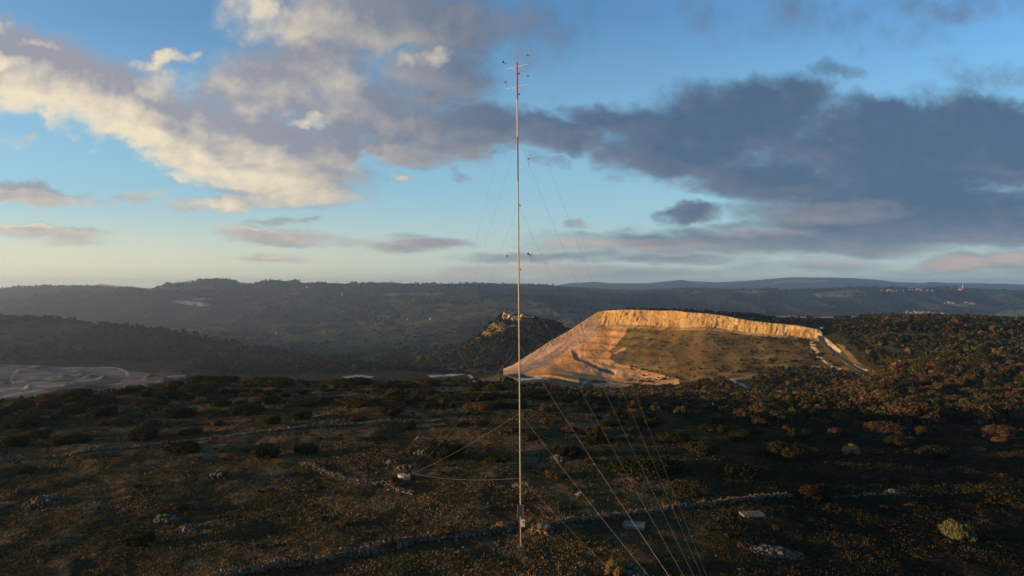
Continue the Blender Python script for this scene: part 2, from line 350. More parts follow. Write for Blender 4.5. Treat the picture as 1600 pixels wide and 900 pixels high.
D_ = np.array(rowsD); Z_ = np.array(rowsZ); T_ = np.array(rowsT)[:, None]*np.ones((1, NC)); NR = len(rowsT)
PX = np.ones((NR, 1))*cols[None, :]
X_ = (PX-HX)/F*D_
# relief at every scale that the distance lets one see
for L_, seed in ((1.3,1),(3.2,2),(8,3),(20,4),(50,5),(120,6),(280,7)):
    lo = L_*9.0; amp = 0.050*L_**0.86
    w = sstep(L_*260, L_*110, D_)*sstep(lo*0.25, lo, D_) if L_ > 8 else sstep(L_*260, L_*110, D_)
    if L_ > 40: w = w*sstep(1200, 2400, D_)
    m = w > 0.001
    add = np.zeros_like(Z_); add[m] = vnoise(X_[m]/L_, D_[m]/L_, seed)*amp
    Z_ += add*w
woody = sstep(1250, 1700, D_)*sstep(10500, 8000, D_)
Z_ += woody*(fbm(X_/55, D_/90, 3, 21)*7.0)
# gullies and benches on the far slopes
Z_ += sstep(2600, 3600, D_)*sstep(7000, 5200, D_)*(np.abs(fbm(X_/420, D_/900, 3, 31))*-60+14)
# castle hill
sgx = np.clip(X_, -14, 26); rx_, ry_ = X_-sgx, (D_-1290)*0.95
rh = np.hypot(rx_, ry_)*(1+0.16*fbm(X_/70, D_/70, 3, 43)); ca = (rx_/(np.hypot(rx_, ry_)+1e-6)+1)/2; ca = ca*ca*(3-2*ca)
pl = np.interp(rh, [0,8,30,56,96,136,176,246,400], [0,6,20,41,63,77,93,141,300]); pr = np.interp(rh, [0,18,45,70,110,160,230,400], [0,6,15,26,46,82,140,300])
hill = -19-(pl*(1-ca)+pr*ca) + fbm(X_/30, D_/30, 4, 41)*5
front = D_ > 1000
up = np.where(front & (hill > Z_), hill-Z_, 0); Z_ += up
castle = up > 0.5
XP0, YP0 = HX+F*X_/D_, HY+F*(CAMZ-Z_)/D_
# spoil cone and benches of the quarry
inq = (T_ > 6) & (T_ < 7) & (PX > 800) & (PX < 1060)
ax, ad = 90/F*712, 712.0
r1 = np.hypot(np.where(X_ > ax, np.minimum((X_-ax)*0.15, 3.5)+np.maximum(X_-ax-23, 0)*0.75, ax-X_), (D_-ad)*0.9); cone = CAMZ-94/F*ad-0.58*r1+fbm(X_/9, D_/9, 3, 44)*1.2
cone2 = cone
trd = seg_dist(XP0, YP0, [(898,548),(903,560),(915,563),(925,569),(940,578),(958,582)], 1.6)
cap = 2.2*np.clip(1-np.maximum(X_-ax, 0)/62, 0, 1)*sstep(-52, -20, X_-ax)
capped = np.minimum(cone2, Z_+cap); conem = (T_ > 5.6) & (T_ < 7) & (PX > 800) & (PX < 1060) & (capped > Z_+0.15); Z_ = np.where(conem, capped, Z_)
conem = conem & (XP0 < 905)
Z_ -= 1.6*sstep(6, 2, trd)*((T_ > 5.5) & (T_ < 7.2) & (D_ < 1000))
bl = inq & ~conem & (PX > 885)
stepz = np.floor(Z_/6.5)*6.5+6.5*sstep(0.15, 0.95, (Z_/6.5) % 1.0)**1.0
bl = bl*sstep(1060, 1020, PX); blw = bl*sstep(885, 925, PX)*sstep(6.0, 6.1, T_)*sstep(7.0, 6.9, T_)*(0.2+0.25*sstep(1020, 960, PX)); Z_ = Z_*(1-blw)+stepz*blw
Z_ += (bl*sstep(885, 960, PX))*fbm(X_/22, D_/22, 5, 46)*2.2
lq = (T_ > 4.5) & (T_ < 6.6) & (PX < 330) & (PX > -200)
q4 = Z_/4.5; Z_ = np.where(lq, Z_*0.3+0.7*(np.floor(q4)+sstep(0.2, 0.9, q4 % 1.0))*4.5, Z_)
hr0 = np.random.default_rng(3)
for _ in range(26):
    hx, hy, hh = hr0.uniform(-700, -380), hr0.uniform(800, 1040), hr0.uniform(2, 6.5); rr0 = np.hypot(X_-hx, (D_-hy)*0.8)
    Z_ = Z_+lq*np.maximum(0, hh-rr0*0.55)
# ribs of the cliff
cl = sstep(6.95, 7.02, T_)*sstep(8.15, 7.95, T_)*sstep(925, 945, PX)*sstep(1295, 1275, PX)
s_along = X_*0.75-D_*0.65
rib = np.abs(fbm(s_along/7.0, Z_/11, 4, 51, 0.6))*5.5+fbm(s_along/2.2, Z_/5, 3, 53)*1.1 + fbm(s_along/30, Z_/60, 2, 57)*4
X_ += cl*rib*0.55; D_ += cl*rib*0.65
face = ((T_ > 6.0) & (T_ < 8) & (PX < 935) & (PX > 790) & ~conem)*sstep(935, 905, PX)*sstep(790, 812, PX)*sstep(8.0, 7.9, T_)
X_ += face*fbm(X_/6, Z_/5, 3, 61)*1.0; D_ += face*np.abs(fbm(X_/5, Z_/4, 3, 62))*-2.0
YP = HY+F*(CAMZ-Z_)/D_                               # where each point is seen, for surveying colours
XP = HX+F*X_/D_

# ---- ground cover, as base colours with some sun and shade painted in
C = np.zeros((NR, NC, 3)); 
def paint(mask, col, f=1.0):
    m = np.clip(mask, 0, 1)[..., None]*f; C[:] = C*(1-m)+np.array(col)*m
n1 = fbm(X_/9, D_/9, 4, 71); n2 = fbm(X_/45, D_/45, 3, 73); n3 = fbm(X_/2.2, D_/2.2, 3, 75)
C[:] = (0.038, 0.028, 0.013)
near = T_ < 3.3
paint(near*sstep(0.05, 0.5, n1+0.3*n3), (0.078, 0.054, 0.023))
paint(near*sstep(0.0, 0.5, n2-0.2+0.3*n1), (0.022, 0.025, 0.009))
paint(near*sstep(0.28, 0.45, fbm(X_/5, D_/7, 4, 77)), (0.095, 0.070, 0.040), 0.8)
paint(near*sstep(0.35, 0.6, n3+0.2*n1), (0.07, 0.05, 0.026), 0.7)
paint(near*sstep(900, 1300, XP)*1.0, (0.0095, 0.0092, 0.0055), 0.85)  # right field darkened: shade of the slope facing away from the sun, painted in
wood = (T_ >= 3.3)
paint(wood*1.0, (0.026, 0.024, 0.012)); paint(wood*sstep(0, 0.5, n2), (0.04, 0.033, 0.016))
# left quarry floor and terraces; dark strips paint in terrace shadows
w1 = fbm(X_/18, D_/18, 3, 81)*3; XQ, YQ = XP+w1*1.2, YP+w1*0.5
def poly(pts, col, f=1.0, dmin=0, dmax=1e9): paint(inpoly(XQ, YQ, pts)*(D_ > dmin)*(D_ < dmax)*1.0, col, f)
LW = 1+0.55*fbm(X_/5, D_/5, 3, 83)
def line(pts, w, col, f=1.0, dmin=0, dmax=1e9, sy=1.0):
    dd = seg_dist(XQ, YQ, pts, sy)*LW; paint(sstep(w*1.25, w*0.6, dd)*(D_ > dmin)*(D_ < dmax), col, f)
poly([(-200,575),(60,562),(140,566),(200,580),(290,588),(250,600),(100,632),(-200,660)], (0.105, 0.088, 0.070), 1, 400, 1150)
poly([(30,585),(100,575),(150,570),(190,578),(205,586),(120,600),(40,606)], (0.125, 0.106, 0.086), 1, 400, 1150)
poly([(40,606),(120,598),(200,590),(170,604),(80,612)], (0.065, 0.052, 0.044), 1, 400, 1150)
line([(-20,612),(40,606),(110,600),(60,610),(5,620)], 3.2, (0.20,0.172,0.142), 1, 400, 1150, 1.6)
line([(25,598),(60,585),(130,572),(145,570),(140,577),(110,581)], 2.6, (0.165,0.142,0.118), 1, 400, 1150, 1.6)
line([(165,583),(200,588),(240,588),(290,586)], 2.0, (0.165,0.142,0.118), 1, 400, 1150, 1.6)
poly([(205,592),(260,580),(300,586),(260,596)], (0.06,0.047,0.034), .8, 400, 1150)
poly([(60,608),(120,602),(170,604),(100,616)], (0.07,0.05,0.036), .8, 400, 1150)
line([(180,600),(230,591),(290,587)], 1.0, (0.17,0.155,0.14), 1, 400, 1150, 1.6)
line([(160,573),(185,575),(200,583),(195,588)], 1.4, (0.30,0.27,0.25), 1, 400, 1150, 1.6)
line([(20,600),(18,588),(30,578),(60,570)], 1.2, (0.30,0.27,0.25), .8, 400, 1150, 1.6)
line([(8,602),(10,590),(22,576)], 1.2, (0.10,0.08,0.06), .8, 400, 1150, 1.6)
C *= (1+0.6*fbm(X_/24, D_/24, 5, 85)*((XP < 330) & (T_ > 4.3) & (T_ < 6.9)))[..., None]
# centre floor: settling ponds, tracks
poly([(640,600),(700,590),(790,582),(900,592),(940,600),(900,612),(800,615),(640,620)], (0.075,0.070,0.045), 1, 330, 720)
line([(735,588),(742,600),(748,608)], 2.4, (0.26,0.25,0.24), 1, 330, 1000)
line([(672,588),(700,586),(725,583)], 1.6, (0.26,0.25,0.24), 1, 330, 1000)
poly([(535,589),(560,586),(585,588),(575,592),(545,593)], (0.22,0.205,0.19), 1, 330, 1200)
line([(636,568),(642,572),(646,576)], 1.5, (0.30,0.26,0.24), 1, 330, 1400)
line([(780,606),(800,598),(815,593),(845,590)], 1.8, (0.42,0.37,0.33), 1, 330, 1000)
line([(788,586),(800,592),(812,594)], 2.2, (0.22,0.175,0.145), 1, 330, 1000)
line([(840,584),(848,592),(880,592),(925,594)], 1.6, (0.22,0.175,0.145), 1, 330, 1000)
poly([(845,586),(880,583),(905,587),(925,594),(900,596),(860,593)], (0.10,0.075,0.045), .8, 330, 1000)
line([(925,592),(912,600),(905,612),(925,620)], 2.0, (0.20,0.16,0.135), 1, 330, 1000)
line([(870,617),(905,613)], 1.5, (0.30,0.27,0.25), 1, 330, 1000)
poly([(925,600),(960,596),(990,602),(960,607),(930,606)], (0.26,0.16,0.09), 1, 330, 1000)
# main quarry
Q0, Q1 = 520, 1000
gn_ = fbm(s_along/10, Z_/7, 4, 91)
green = np.array((0.155,0.100,0.030))
qz = (T_ > 5.6) & (T_ < 7.01)
m = qz*inpoly(XP, YP, [(975,505),(1100,510),(1200,520),(1282,528),(1330,560),(1390,590),(1380,600),(1200,606),(1060,604),(1000,590),(930,570),(930,552),(955,530)])*1.0
paint(m, green); paint(m*sstep(-0.1, 0.4, n2+0.4*n1), (0.12,0.070,0.027)); paint(m*sstep(0.15, 0.5, n1), (0.055,0.055,0.018), .8); paint(m*sstep(0.3, 0.6, n3), (0.19,0.14,0.06), .5); paint(m*sstep(-0.25, 0.3, fbm(X_/16, D_/30, 4, 88)+0.35*sstep(1060, 1240, XP)-0.12), (0.060,0.048,0.019), .8)
dl = np.abs(((Z_+0.03*X_+0.4*n1) % 7.0)-0.4); paint(m*sstep(0.9, 0.3, dl)*sstep(1270, 1180, XP)*sstep(-0.3, 0.3, n1), (0.055,0.05,0.025), .6)
RK = (0.47,0.225,0.072); RL = (0.50,0.275,0.11); GR = (0.30,0.185,0.105); CR = (0.33,0.21,0.076)
facem = (T_ > 5.95) & (T_ <= 8.05) & (XP > 786) & (D_ < 1000)
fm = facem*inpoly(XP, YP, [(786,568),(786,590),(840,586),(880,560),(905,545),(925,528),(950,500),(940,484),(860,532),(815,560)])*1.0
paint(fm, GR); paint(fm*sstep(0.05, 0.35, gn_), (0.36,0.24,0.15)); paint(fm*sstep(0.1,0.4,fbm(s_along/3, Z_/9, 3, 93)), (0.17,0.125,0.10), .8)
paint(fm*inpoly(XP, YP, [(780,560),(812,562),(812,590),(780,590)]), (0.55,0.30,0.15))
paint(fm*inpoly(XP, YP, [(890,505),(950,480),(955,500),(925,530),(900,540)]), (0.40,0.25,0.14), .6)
bm_ = facem*inpoly(XP, YP, [(925,528),(945,503),(982,505),(978,520),(962,540),(952,560),(965,568),(1060,592),(1062,603),(1000,600),(930,594),(905,590),(880,590),(835,586),(890,545)])*1.0
paint(bm_, RK); paint(bm_*sstep(0, 0.5, gn_+0.3), RL, .7); paint(bm_*sstep(0.15, 0.5, n1), (0.36,0.19,0.085), .5)
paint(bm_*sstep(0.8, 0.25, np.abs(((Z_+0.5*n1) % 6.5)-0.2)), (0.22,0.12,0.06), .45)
paint(conem*1.0, (0.48,0.235,0.078)); paint(conem*sstep(0.1,0.5,fbm(np.arctan2(X_-ax, D_-ad)*14, r1/60, 2, 95)), (0.34,0.18,0.08), .7)
line([(898,548),(903,560),(915,563),(925,569),(940,578),(958,582)], 3.4, (0.17,0.12,0.085), 1, Q0, Q1)
line([(958,580),(985,588),(1040,594)], 1.3, (0.33,0.25,0.20), 1, Q0, Q1)
for pts in ([(1000,602),(1012,592)],[(1020,600),(1030,594)],[(960,560),(975,548)],[(955,572),(972,556)]):
    line(pts, 1.6, (0.13,0.085,0.05), .8, Q0, Q1)
poly([(952,550),(958,543),(966,545),(960,555)], green, 1, Q0, Q1)
line([(962,552),(975,544)], 1.8, RL, 1, Q0, Q1)
# rock cliff along the top, with its fissures and stains
cm = ((T_ > 6.93) & (T_ < 8.03) & (PX > 930) & (PX < 1284))*1.0
paint(cm, CR); paint(cm*sstep(-0.1, 0.4, gn_), (0.31,0.185,0.062)); paint(cm*sstep(0.15, 0.45, fbm(s_along/2.5, Z_/12, 3, 97)), (0.16,0.09,0.035), .8)
paint(cm*sstep(0.2, 0.5, fbm(s_along/14, Z_/4, 3, 98)), (0.42,0.29,0.13), .8)
paint(cm*inpoly(XP, YP, [(996,484),(1004,484),(1006,494),(1014,502),(1004,500),(1000,494)]), (0.16,0.09,0.05), .9)
top = ((T_ >= 8.03) & (T_ < 8.6) & (PX > 930))*1.0; paint(top, (0.05,0.042,0.02))
# field strip and far side of the plateau
line([(1212,494),(1280,496),(1340,495)], 1.7, (0.40,0.32,0.24), 1, 850, 1300, 1.4)
line([(1400,524),(1440,523),(1500,524)], 1.6, (0.11,0.075,0.045), 1, 500, 1300)
# scrapes beside the road
for pts, w in (([(1268,540),(1275,548),(1268,536)],3),([(1276,556),(1288,564),(1300,572),(1318,580),(1345,587)],2.2),([(1286,528),(1300,540),(1310,548)],3.0),([(1345,578),(1362,584),(1388,582)],3.4),([(1322,567),(1340,574),(1350,580)],1.8),([(1281,515),(1280,528)],2.2)):
    line(pts, w, (0.56,0.40,0.19), 1, 480, 900)
poly([(1268,572),(1290,574),(1300,586),(1272,588)], (0.26,0.20,0.08), .8, 480, 900)
poly([(1306,536),(1318,540),(1345,570),(1330,566)], (0.15,0.10,0.045), 1, 480, 900)
# wooded far country and its pastures
farm = D_ > 1250
paint(farm*1.0, (0.020,0.026,0.013)); paint(farm*sstep(0.0, 0.5, fbm(X_/300, D_/700, 4, 101)), (0.040,0.044,0.020))
paint(farm*sstep(0.1, 0.5, fbm(X_/120, D_/200, 4, 103))*sstep(4200, 3300, D_), (0.062,0.060,0.030), .7)
paint(farm*sstep(0.15, 0.4, fbm(X_/140, D_/420, 3, 105))*(D_ > 3000)*(D_ < 7000)*sstep(700,1000,XP), (0.05,0.06,0.03), .5)
for pts, c in (([(480,520),(520,513),(560,512),(545,517),(500,522)],(0.087,0.118,0.031)),([(400,521),(440,517),(460,526),(420,530)],(0.062,0.081,0.031)),
               ([(545,562),(580,555),(620,547),(650,541),(640,548),(600,556),(560,563)],(0.081,0.081,0.037)),([(620,505),(680,498),(760,484),(800,482),(790,487),(700,502)],(0.062,0.068,0.031)),
               ([(380,511),(470,504),(640,502),(600,507),(450,510)],(0.056,0.068,0.028)),([(675,546),(730,538),(720,545),(690,552)],(0.056,0.068,0.028)),
               ([(560,459.5),(640,457),(700,458),(690,460.5),(600,462)],(0.074,0.105,0.031)),([(640,550),(700,540),(730,542),(700,560),(640,565)],(0.06,0.09,0.035)),
               ([(730,498),(800,485),(900,480),(930,488),(880,495),(800,492)],(0.09,0.07,0.045)),([(880,490),(935,486),(930,500),(895,515),(870,505)],(0.12,0.095,0.05)),
               ([(1540,494),(1570,485),(1600,483),(1640,482),(1640,500),(1530,500)],(0.10,0.12,0.05)),([(1270,458),(1320,453),(1345,455),(1330,463),(1280,465)],(0.10,0.10,0.05)),
               ([(200,446.5),(240,456),(330,452),(320,448)],(0.07,0.08,0.045)),([(1470,476),(1520,472),(1530,475),(1500,478)],(0.22,0.17,0.12)),
               ([(1130,455),(1200,452),(1240,454),(1180,458)],(0.08,0.085,0.045))):
    poly(pts, c, 1, 1500)
poly([(264,472),(272,468),(300,471),(330,475),(325,479),(295,477)], (0.20,0.19,0.18), 1, 3000)
poly([(300,466),(330,465),(330,468),(305,469)], (0.15,0.145,0.14), .8, 3000)
line([(1080,442),(1110,439)], 0.7, (.4,.4,.4), .5, 9000); line([(1210,441),(1230,439),(1270,440),(1290,438)], 1.2, (.32,.32,.32), .6, 9000)
paint(castle*1.0, (0.060,0.055,0.024)); cmk = castle*inpoly(XP, YP, [(735,525),(765,506),(790,498),(815,502),(800,512),(770,522),(745,530)])*1.0  # cmk: sunlit patch, painted lighter into the hill's colour
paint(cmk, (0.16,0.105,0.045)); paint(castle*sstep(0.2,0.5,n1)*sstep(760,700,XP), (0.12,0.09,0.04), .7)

V_ = np.stack([X_, D_, Z_], -1).reshape(-1, 3)
idx = (np.arange(NR-1)[:, None]*NC+np.arange(NC-1)[None, :]).ravel()
Fq = np.stack([idx, idx+1, idx+NC+1, idx+NC], -1)
ground_mat = ground_material()
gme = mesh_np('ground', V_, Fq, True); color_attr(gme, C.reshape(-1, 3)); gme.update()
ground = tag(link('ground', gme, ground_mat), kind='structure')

# ---- look-ups on the surveyed ground
YPm = HY+F*(CAMZ-Z_)/D_
def ci(px): return int(np.clip(np.searchsorted(cols, px), 1, NC-1))
def hit(px, py, dmin=20):
    """the point of the ground seen at a picture position"""
    c = ci(px); yp = YPm[:, c]; ok = np.where((yp <= py) & (D_[:, c] > dmin))[0]
    r = ok[0] if len(ok) else NR-2
    d = D_[r, c]; return Vector(((px-HX)/F*d, d, Z_[r, c]))
def gz(x, y):
    c = ci(HX+F*x/max(y, 4.0)); d = D_[:, c]
    o = np.argsort(d); return float(np.interp(y, d[o], Z_[o, c]))
#TERREND

# ------------------------------------------------------------------ roads and tracks laid on the ground
def ribbon(name, pts, width, mat, label_kind='structure', lift=0.25, dmin=300, step=3.0):
    P3 = []
    for (x1, y1), (x2, y2) in zip(pts[:-1], pts[1:]):
        n = max(2, int(math.hypot(x2-x1, y2-y1)/step))
        for i in range(n): P3.append(hit(x1+(x2-x1)*i/n, y1+(y2-y1)*i/n, dmin))
    P3.append(hit(*pts[-1], dmin))
    A = np.array([tuple(p) for p in P3]); ker = np.hanning(9); ker /= ker.sum()
    B = np.stack([np.convolve(np.pad(A[:, k], 4, mode='edge'), ker, 'valid') for k in range(3)], 1)
    T = np.gradient(B[:, :2], axis=0); T /= np.linalg.norm(T, axis=1)[:, None]+1e-9; N = np.stack([-T[:, 1], T[:, 0]], 1)
    V = []
    for i in range(len(B)):
        for s in (-1, -.96, -.35, .35, .96, 1):
            x, y = B[i, :2]+N[i]*width/2*s; z = B[i, 2]+lift
            V.append((x, y, z if abs(s) < 1 else z-0.6))
    F_ = [(i*6+j, i*6+j+1, i*6+j+7, i*6+j+6) for i in range(len(B)-1) for j in range(5)]
    me = mesh_np(name, np.array(V), np.array(F_)); return tag(link(name, me, mat), kind=label_kind)
m_asph = simple('grey_asphalt', (0.055, 0.055, 0.06), 0.2, 0.4, 0.95)
m_track = simple('pale_gravel_track', (0.17, 0.15, 0.14), 0.25, 0.4, 0.95)
ROAD = [(1285,514),(1280,520),(1282,530),(1292,541),(1304,552),(1318,562),(1334,573),(1352,583),(1372,596)]
ribbon('road', ROAD, 5.2, m_asph, dmin=480, lift=0.5)
TRACK = [(1180,584),(1168,590),(1152,593),(1141,592)]; TRACK2 = [(1143,592),(1152,598),(1162,602),(1172,609)]
ribbon('track', TRACK, 3.2, m_track, dmin=350, lift=0.3); ribbon('track', TRACK2, 3.0, m_track, dmin=350, lift=0.3)

# ------------------------------------------------------------------ foliage
def ico(sub):
    bm = bmesh.new(); bmesh.ops.create_icosphere(bm, subdivisions=sub, radius=1.0)
    v = np.array([tuple(x.co) for x in bm.verts]); f = np.array([[y.index for y in x.verts] for x in bm.faces]); bm.free(); return v, f
ICO1, ICO2 = ico(1), ico(2)
def leaves(centres, radii, n, size, r_, flat=0.0, tone=(1, 1, 1), spread=0.28):
    """n leaf clumps spread over lumps; returns verts (4n,3), quads, colours"""
    k = r_.integers(0, len(centres), n)
    w = np.array([r.prod()**(2/3) for r in radii]); k = r_.choice(len(centres), n, p=w/w.sum())
    d = r_.normal(size=(n, 3)); d /= np.linalg.norm(d, axis=1)[:, None]
    d[:, 2] = np.abs(d[:, 2])*(1-flat)+d[:, 2]*flat*1.0
    rr = 1-np.abs(r_.normal(0, spread, n)); rr = np.clip(rr, 0.3, 1)+r_.normal(0, 0.05, n)
    p = centres[k]+d*radii[k]*rr[:, None]
    nn = d*0.8+r_.normal(size=(n, 3))*0.75; nn /= np.linalg.norm(nn, axis=1)[:, None]
    t = np.cross(nn, r_.normal(size=(n, 3))); t /= np.linalg.norm(t, axis=1)[:, None]+1e-9; b = np.cross(nn, t)
    s = size*r_.uniform(0.55, 1.35, n)[:, None]; e = r_.uniform(0.5, 1.0, n)[:, None]
    q = np.stack([p-t*s-b*s*e, p+t*s*0.8-b*s*e*1.1, p+t*s*1.1+b*s*e*0.8, p-t*s*0.7+b*s*e], 1).reshape(-1, 3)
    f = np.arange(4*n).reshape(n, 4)
    c = r_.uniform(0.6, 1.35, n)[:, None]*np.array(tone)[None]*(1+r_.normal(0, 0.10, (n, 3)))
    return q, f, np.repeat(np.clip(c, 0.1, 2.5), 4, axis=0)
def lump_set(r_, n, R, H, low=0.0):
    c, ra = [], []
    for i in range(n):
        a = r_.uniform(0, 6.283); q = R*math.sqrt(r_.uniform(0, 1))*0.72
        z = low+(H-low)*r_.uniform(0.25, 0.75)*(1-0.5*(q/R)**2)
        rad = r_.uniform(0.30, 0.52)*R
        c.append((math.cos(a)*q, math.sin(a)*q, z)); ra.append((rad, rad*r_.uniform(.8, 1.2), min(rad*0.8, max(0.3, (H-z)))*1.0))
    return np.array(c), np.array(ra)
def core(centres, radii, k=0.80, tpl=None):
    v0, f0 = tpl or ICO1; V, Fs = [], []
    for i, (c, r) in enumerate(zip(centres, radii)): V.append(v0*r*k+c); Fs.append(f0+i*len(v0))
    return np.concatenate(V), np.concatenate(Fs)
def foliage_mesh(name, seed, R, H, n, size, lumps=9, low=0.0, mat=None, spread=0.22, tone=(1, 1, 1)):
    r_ = np.random.default_rng(seed); c, ra = lump_set(r_, lumps, R, H, low)
    q, f, col = leaves(c, ra, n, size, r_, 0.5 if low > 0 else 0.15, tone, spread)
    q = q[:]; q[:, 2] = np.maximum(q[:, 2], low*0.6-0.1)
    cv, cf = core(c, ra, 0.72)
    tri = np.concatenate([cf, cf[:, :1]], 1)
    V = np.concatenate([q, cv]); me = bpy.data.meshes.new(name)
    nq, ntri = len(f), len(cf)
    loops = np.concatenate([f.ravel(), (cf+len(q)).ravel()]).astype(np.int32)
    starts = np.concatenate([np.arange(nq)*4, nq*4+np.arange(ntri)*3]).astype(np.int32)
    me.vertices.add(len(V)); me.vertices.foreach_set('co', V.astype(np.float32).ravel())
    me.loops.add(len(loops)); me.loops.foreach_set('vertex_index', loops)
    me.polygons.add(len(starts)); me.polygons.foreach_set('loop_start', starts); me.update(calc_edges=True)
    color_attr(me, np.concatenate([col, np.full((len(cv), 3), 0.55)]))
    if mat: me.materials.append(mat)
    return me
LEAF = {
 'dark green': leafy('dark_evergreen_leaves', (0.011,0.012,0.004), (0.036,0.034,0.010)),
 'olive green': leafy('olive_leaves', (0.032,0.029,0.010), (0.072,0.058,0.018)),
 'russet': leafy('russet_leaves', (0.038,0.021,0.009), (0.092,0.052,0.020)),
 'dark russet': leafy('dark_russet_leaves', (0.016,0.010,0.005), (0.042,0.024,0.010)),
 'tan': leafy('dry_tan_stems', (0.05,0.036,0.018), (0.08,0.054,0.026)),
 'pale green': leafy('pale_grey_green_leaves', (0.065,0.066,0.024), (0.11,0.105,0.038)),
 'golden': leafy('golden_leaves', (0.12,0.08,0.028), (0.24,0.17,0.06)),
}
BUSH = {}
for ki, k in enumerate(LEAF):
    nv = 6 if k == 'dark green' else (4 if k in ('russet', 'olive green') else 2)
    BUSH[k] = [foliage_mesh('foliage', 100*ki+v, 1.0, [0.62,0.5,0.8,0.42,0.7,0.55][v], 3800, 0.034, (28 if k == 'pale green' else [15,18,13,20,16,17][v]), 0.0, LEAF[k]) for v in range(nv)]

# ---- shrubs on the plateau: each one a thing. (px, base y, width in px, kind)
SH = [(107,619,65,'g'),(123,626,40,'g'),(149,610,30,'r'),(199,617,35,'g'),(153,635,60,'g'),(121,647,45,'g'),(160,654,50,'g'),(249,604,35,'g'),(274,605,32,'r'),(316,602,50,'g'),(355,600,45,'g'),
 (313,618,60,'g'),(263,627,45,'g'),(316,632,35,'r'),(384,650,54,'g'),(284,654,45,'g'),(228,690,48,'g'),(233,670,30,'o'),(64,689,36,'g'),(28,700,46,'g'),(46,664,40,'g'),(110,697,50,'g'),(299,682,30,'g'),
 (39,740,32,'g'),(281,709,54,'g'),(139,717,20,'t'),(217,854,46,'g'),(277,797,32,'r'),(170,668,40,'t'),(567,638,76,'g'),(450,638,22,'o'),(503,632,34,'g'),(473,658,35,'g'),(425,664,30,'g'),(480,712,38,'g'),
 (413,720,44,'g'),(697,722,66,'g'),(777,724,38,'g'),(663,624,42,'g'),(743,628,62,'g'),(693,636,28,'r'),(747,643,46,'r'),(717,669,26,'g'),(753,669,22,'g'),(613,653,36,'g'),(603,862,36,'r'),(697,838,32,'r'),(542,824,20,'o'),
 (415,610,88,'g'),(485,597,62,'r'),(552,606,66,'g'),(590,595,20,'o'),(620,610,44,'g'),(664,606,52,'r'),(660,624,34,'g'),(727,600,52,'g'),(859,645,36,'r'),(854,664,28,'o'),(890,679,26,'r'),(947,668,24,'g'),(1052,694,48,'g'),
 (978,691,22,'r'),(891,715,40,'g'),(868,703,16,'r'),(922,724,22,'o'),(1010,744,104,'g'),(1155,748,78,'g'),(1106,676,26,'g'),(1160,688,42,'g'),(1097,711,52,'g'),(866,749,34,'r'),(1225,722,78,'g'),(1275,784,56,'d'),
 (1331,713,26,'y'),(1424,691,20,'o'),(1513,681,28,'g'),(1556,684,56,'r'),(1328,667,42,'r'),(1378,677,56,'r'),(1558,786,92,'g'),(1497,845,58,'p'),(1531,706,20,'t'),(1590,657,42,'r'),(1384,753,16,'r'),(1353,750,14,'o'),(958,900,40,'y'),
 (1020,668,30,'g'),(805,640,40,'g'),(835,622,44,'g'),(775,612,44,'g'),(880,628,50,'g'),(20,650,44,'g'),(75,640,40,'r'),(1250,690,40,'g'),(1460,720,46,'g'),(1400,700,40,'g'),(1190,668,34,'r'),(560,660,26,'r'),(640,672,24,'g'),(340,668,26,'r'),
 (590,690,26,'g'),(830,690,24,'g'),(800,676,26,'r'),(930,645,34,'g'),(985,656,30,'g')]
KIND = {'g':'dark green','r':'russet','o':'olive green','t':'tan','p':'pale green','y':'golden','d':'dark russet'}
sh_r = np.random.default_rng(11)
plants = []                                          # (px, location, width m, kind, listed?)
for (px, py, w, k) in SH:
    d = F*CAMZ/max(py-HY, 1); p = hit(px, py-w*0.08, 60); plants.append((px, py, p, w/F*p.y*1.12, KIND[k], True))
tries = 0
while len(plants) < 298 and tries < 6000:
    tries += 1
    px = sh_r.uniform(-40, 1640); band = sh_r.random()
    if px < 900: py = sh_r.uniform(592, 640)+(35-px*0.17 if px < 200 else 0) if band < .78 else sh_r.uniform(640, 860)
    else: py = sh_r.uniform(628, 700) if band < .7 else sh_r.uniform(690, 860)
    p = hit(px, py, 60)
    if p.y > 300 or p.y < 84: continue
    if (p.x > -34 and p.x < 48 and p.y < 128 and abs(p.y-(92+0.35*p.x)) < 5): continue
    if any((p-o[2]).length < 0.42*o[3]+0.8 for o in plants): continue
    if any(abs(px-o[0]) < o[2+1]*0 for o in plants): continue
    w = (sh_r.uniform(2.8, 8.0) if px < 900 else sh_r.uniform(2.2, 6.0)) if band < .7 else sh_r.uniform(0.8, 1.8)
    k = sh_r.choice(['dark green','russet','olive green','tan'], p=[.68,.17,.10,.05]); plants.append((px, py, p, w, str(k), False))
ordw = ['first','second','third','fourth','fifth','sixth','seventh','eighth','ninth','tenth','eleventh','twelfth','thirteenth','fourteenth','fifteenth','sixteenth','seventeenth','eighteenth','nineteenth','twentieth']
def zone(px, py):
    if px < 800:
        if py < 632: return 'the crest above the valley'
        if py < 690: return 'the strip behind the upper wall'
        if py < 760: return 'the ground below the upper wall'
        return 'the dry grass before the lower wall'
    if py < 672: return 'the far field edge below the quarry'
    if py < 760: return 'the dark field behind the lower wall'
    return 'the dark ground round the lower wall end'
groups = {}
for i, o in enumerate(plants):
    if o[5]: groups.setdefault((zone(o[0], o[1]), o[4]), []).append(i)
lab = {}
for (z, k), ids in groups.items():
    ids.sort(key=lambda i: plants[i][0])
    for n, i in enumerate(ids):
        w = plants[i][3]; size = 'broad' if w > 6 else ('rounded' if w > 3.5 else 'small')
        lab[i] = f'{size} {k} shrub standing on {z}' if len(ids) == 1 else f'{size} {k} shrub, {ordw[n] if n < 20 else "last"} along {z}'
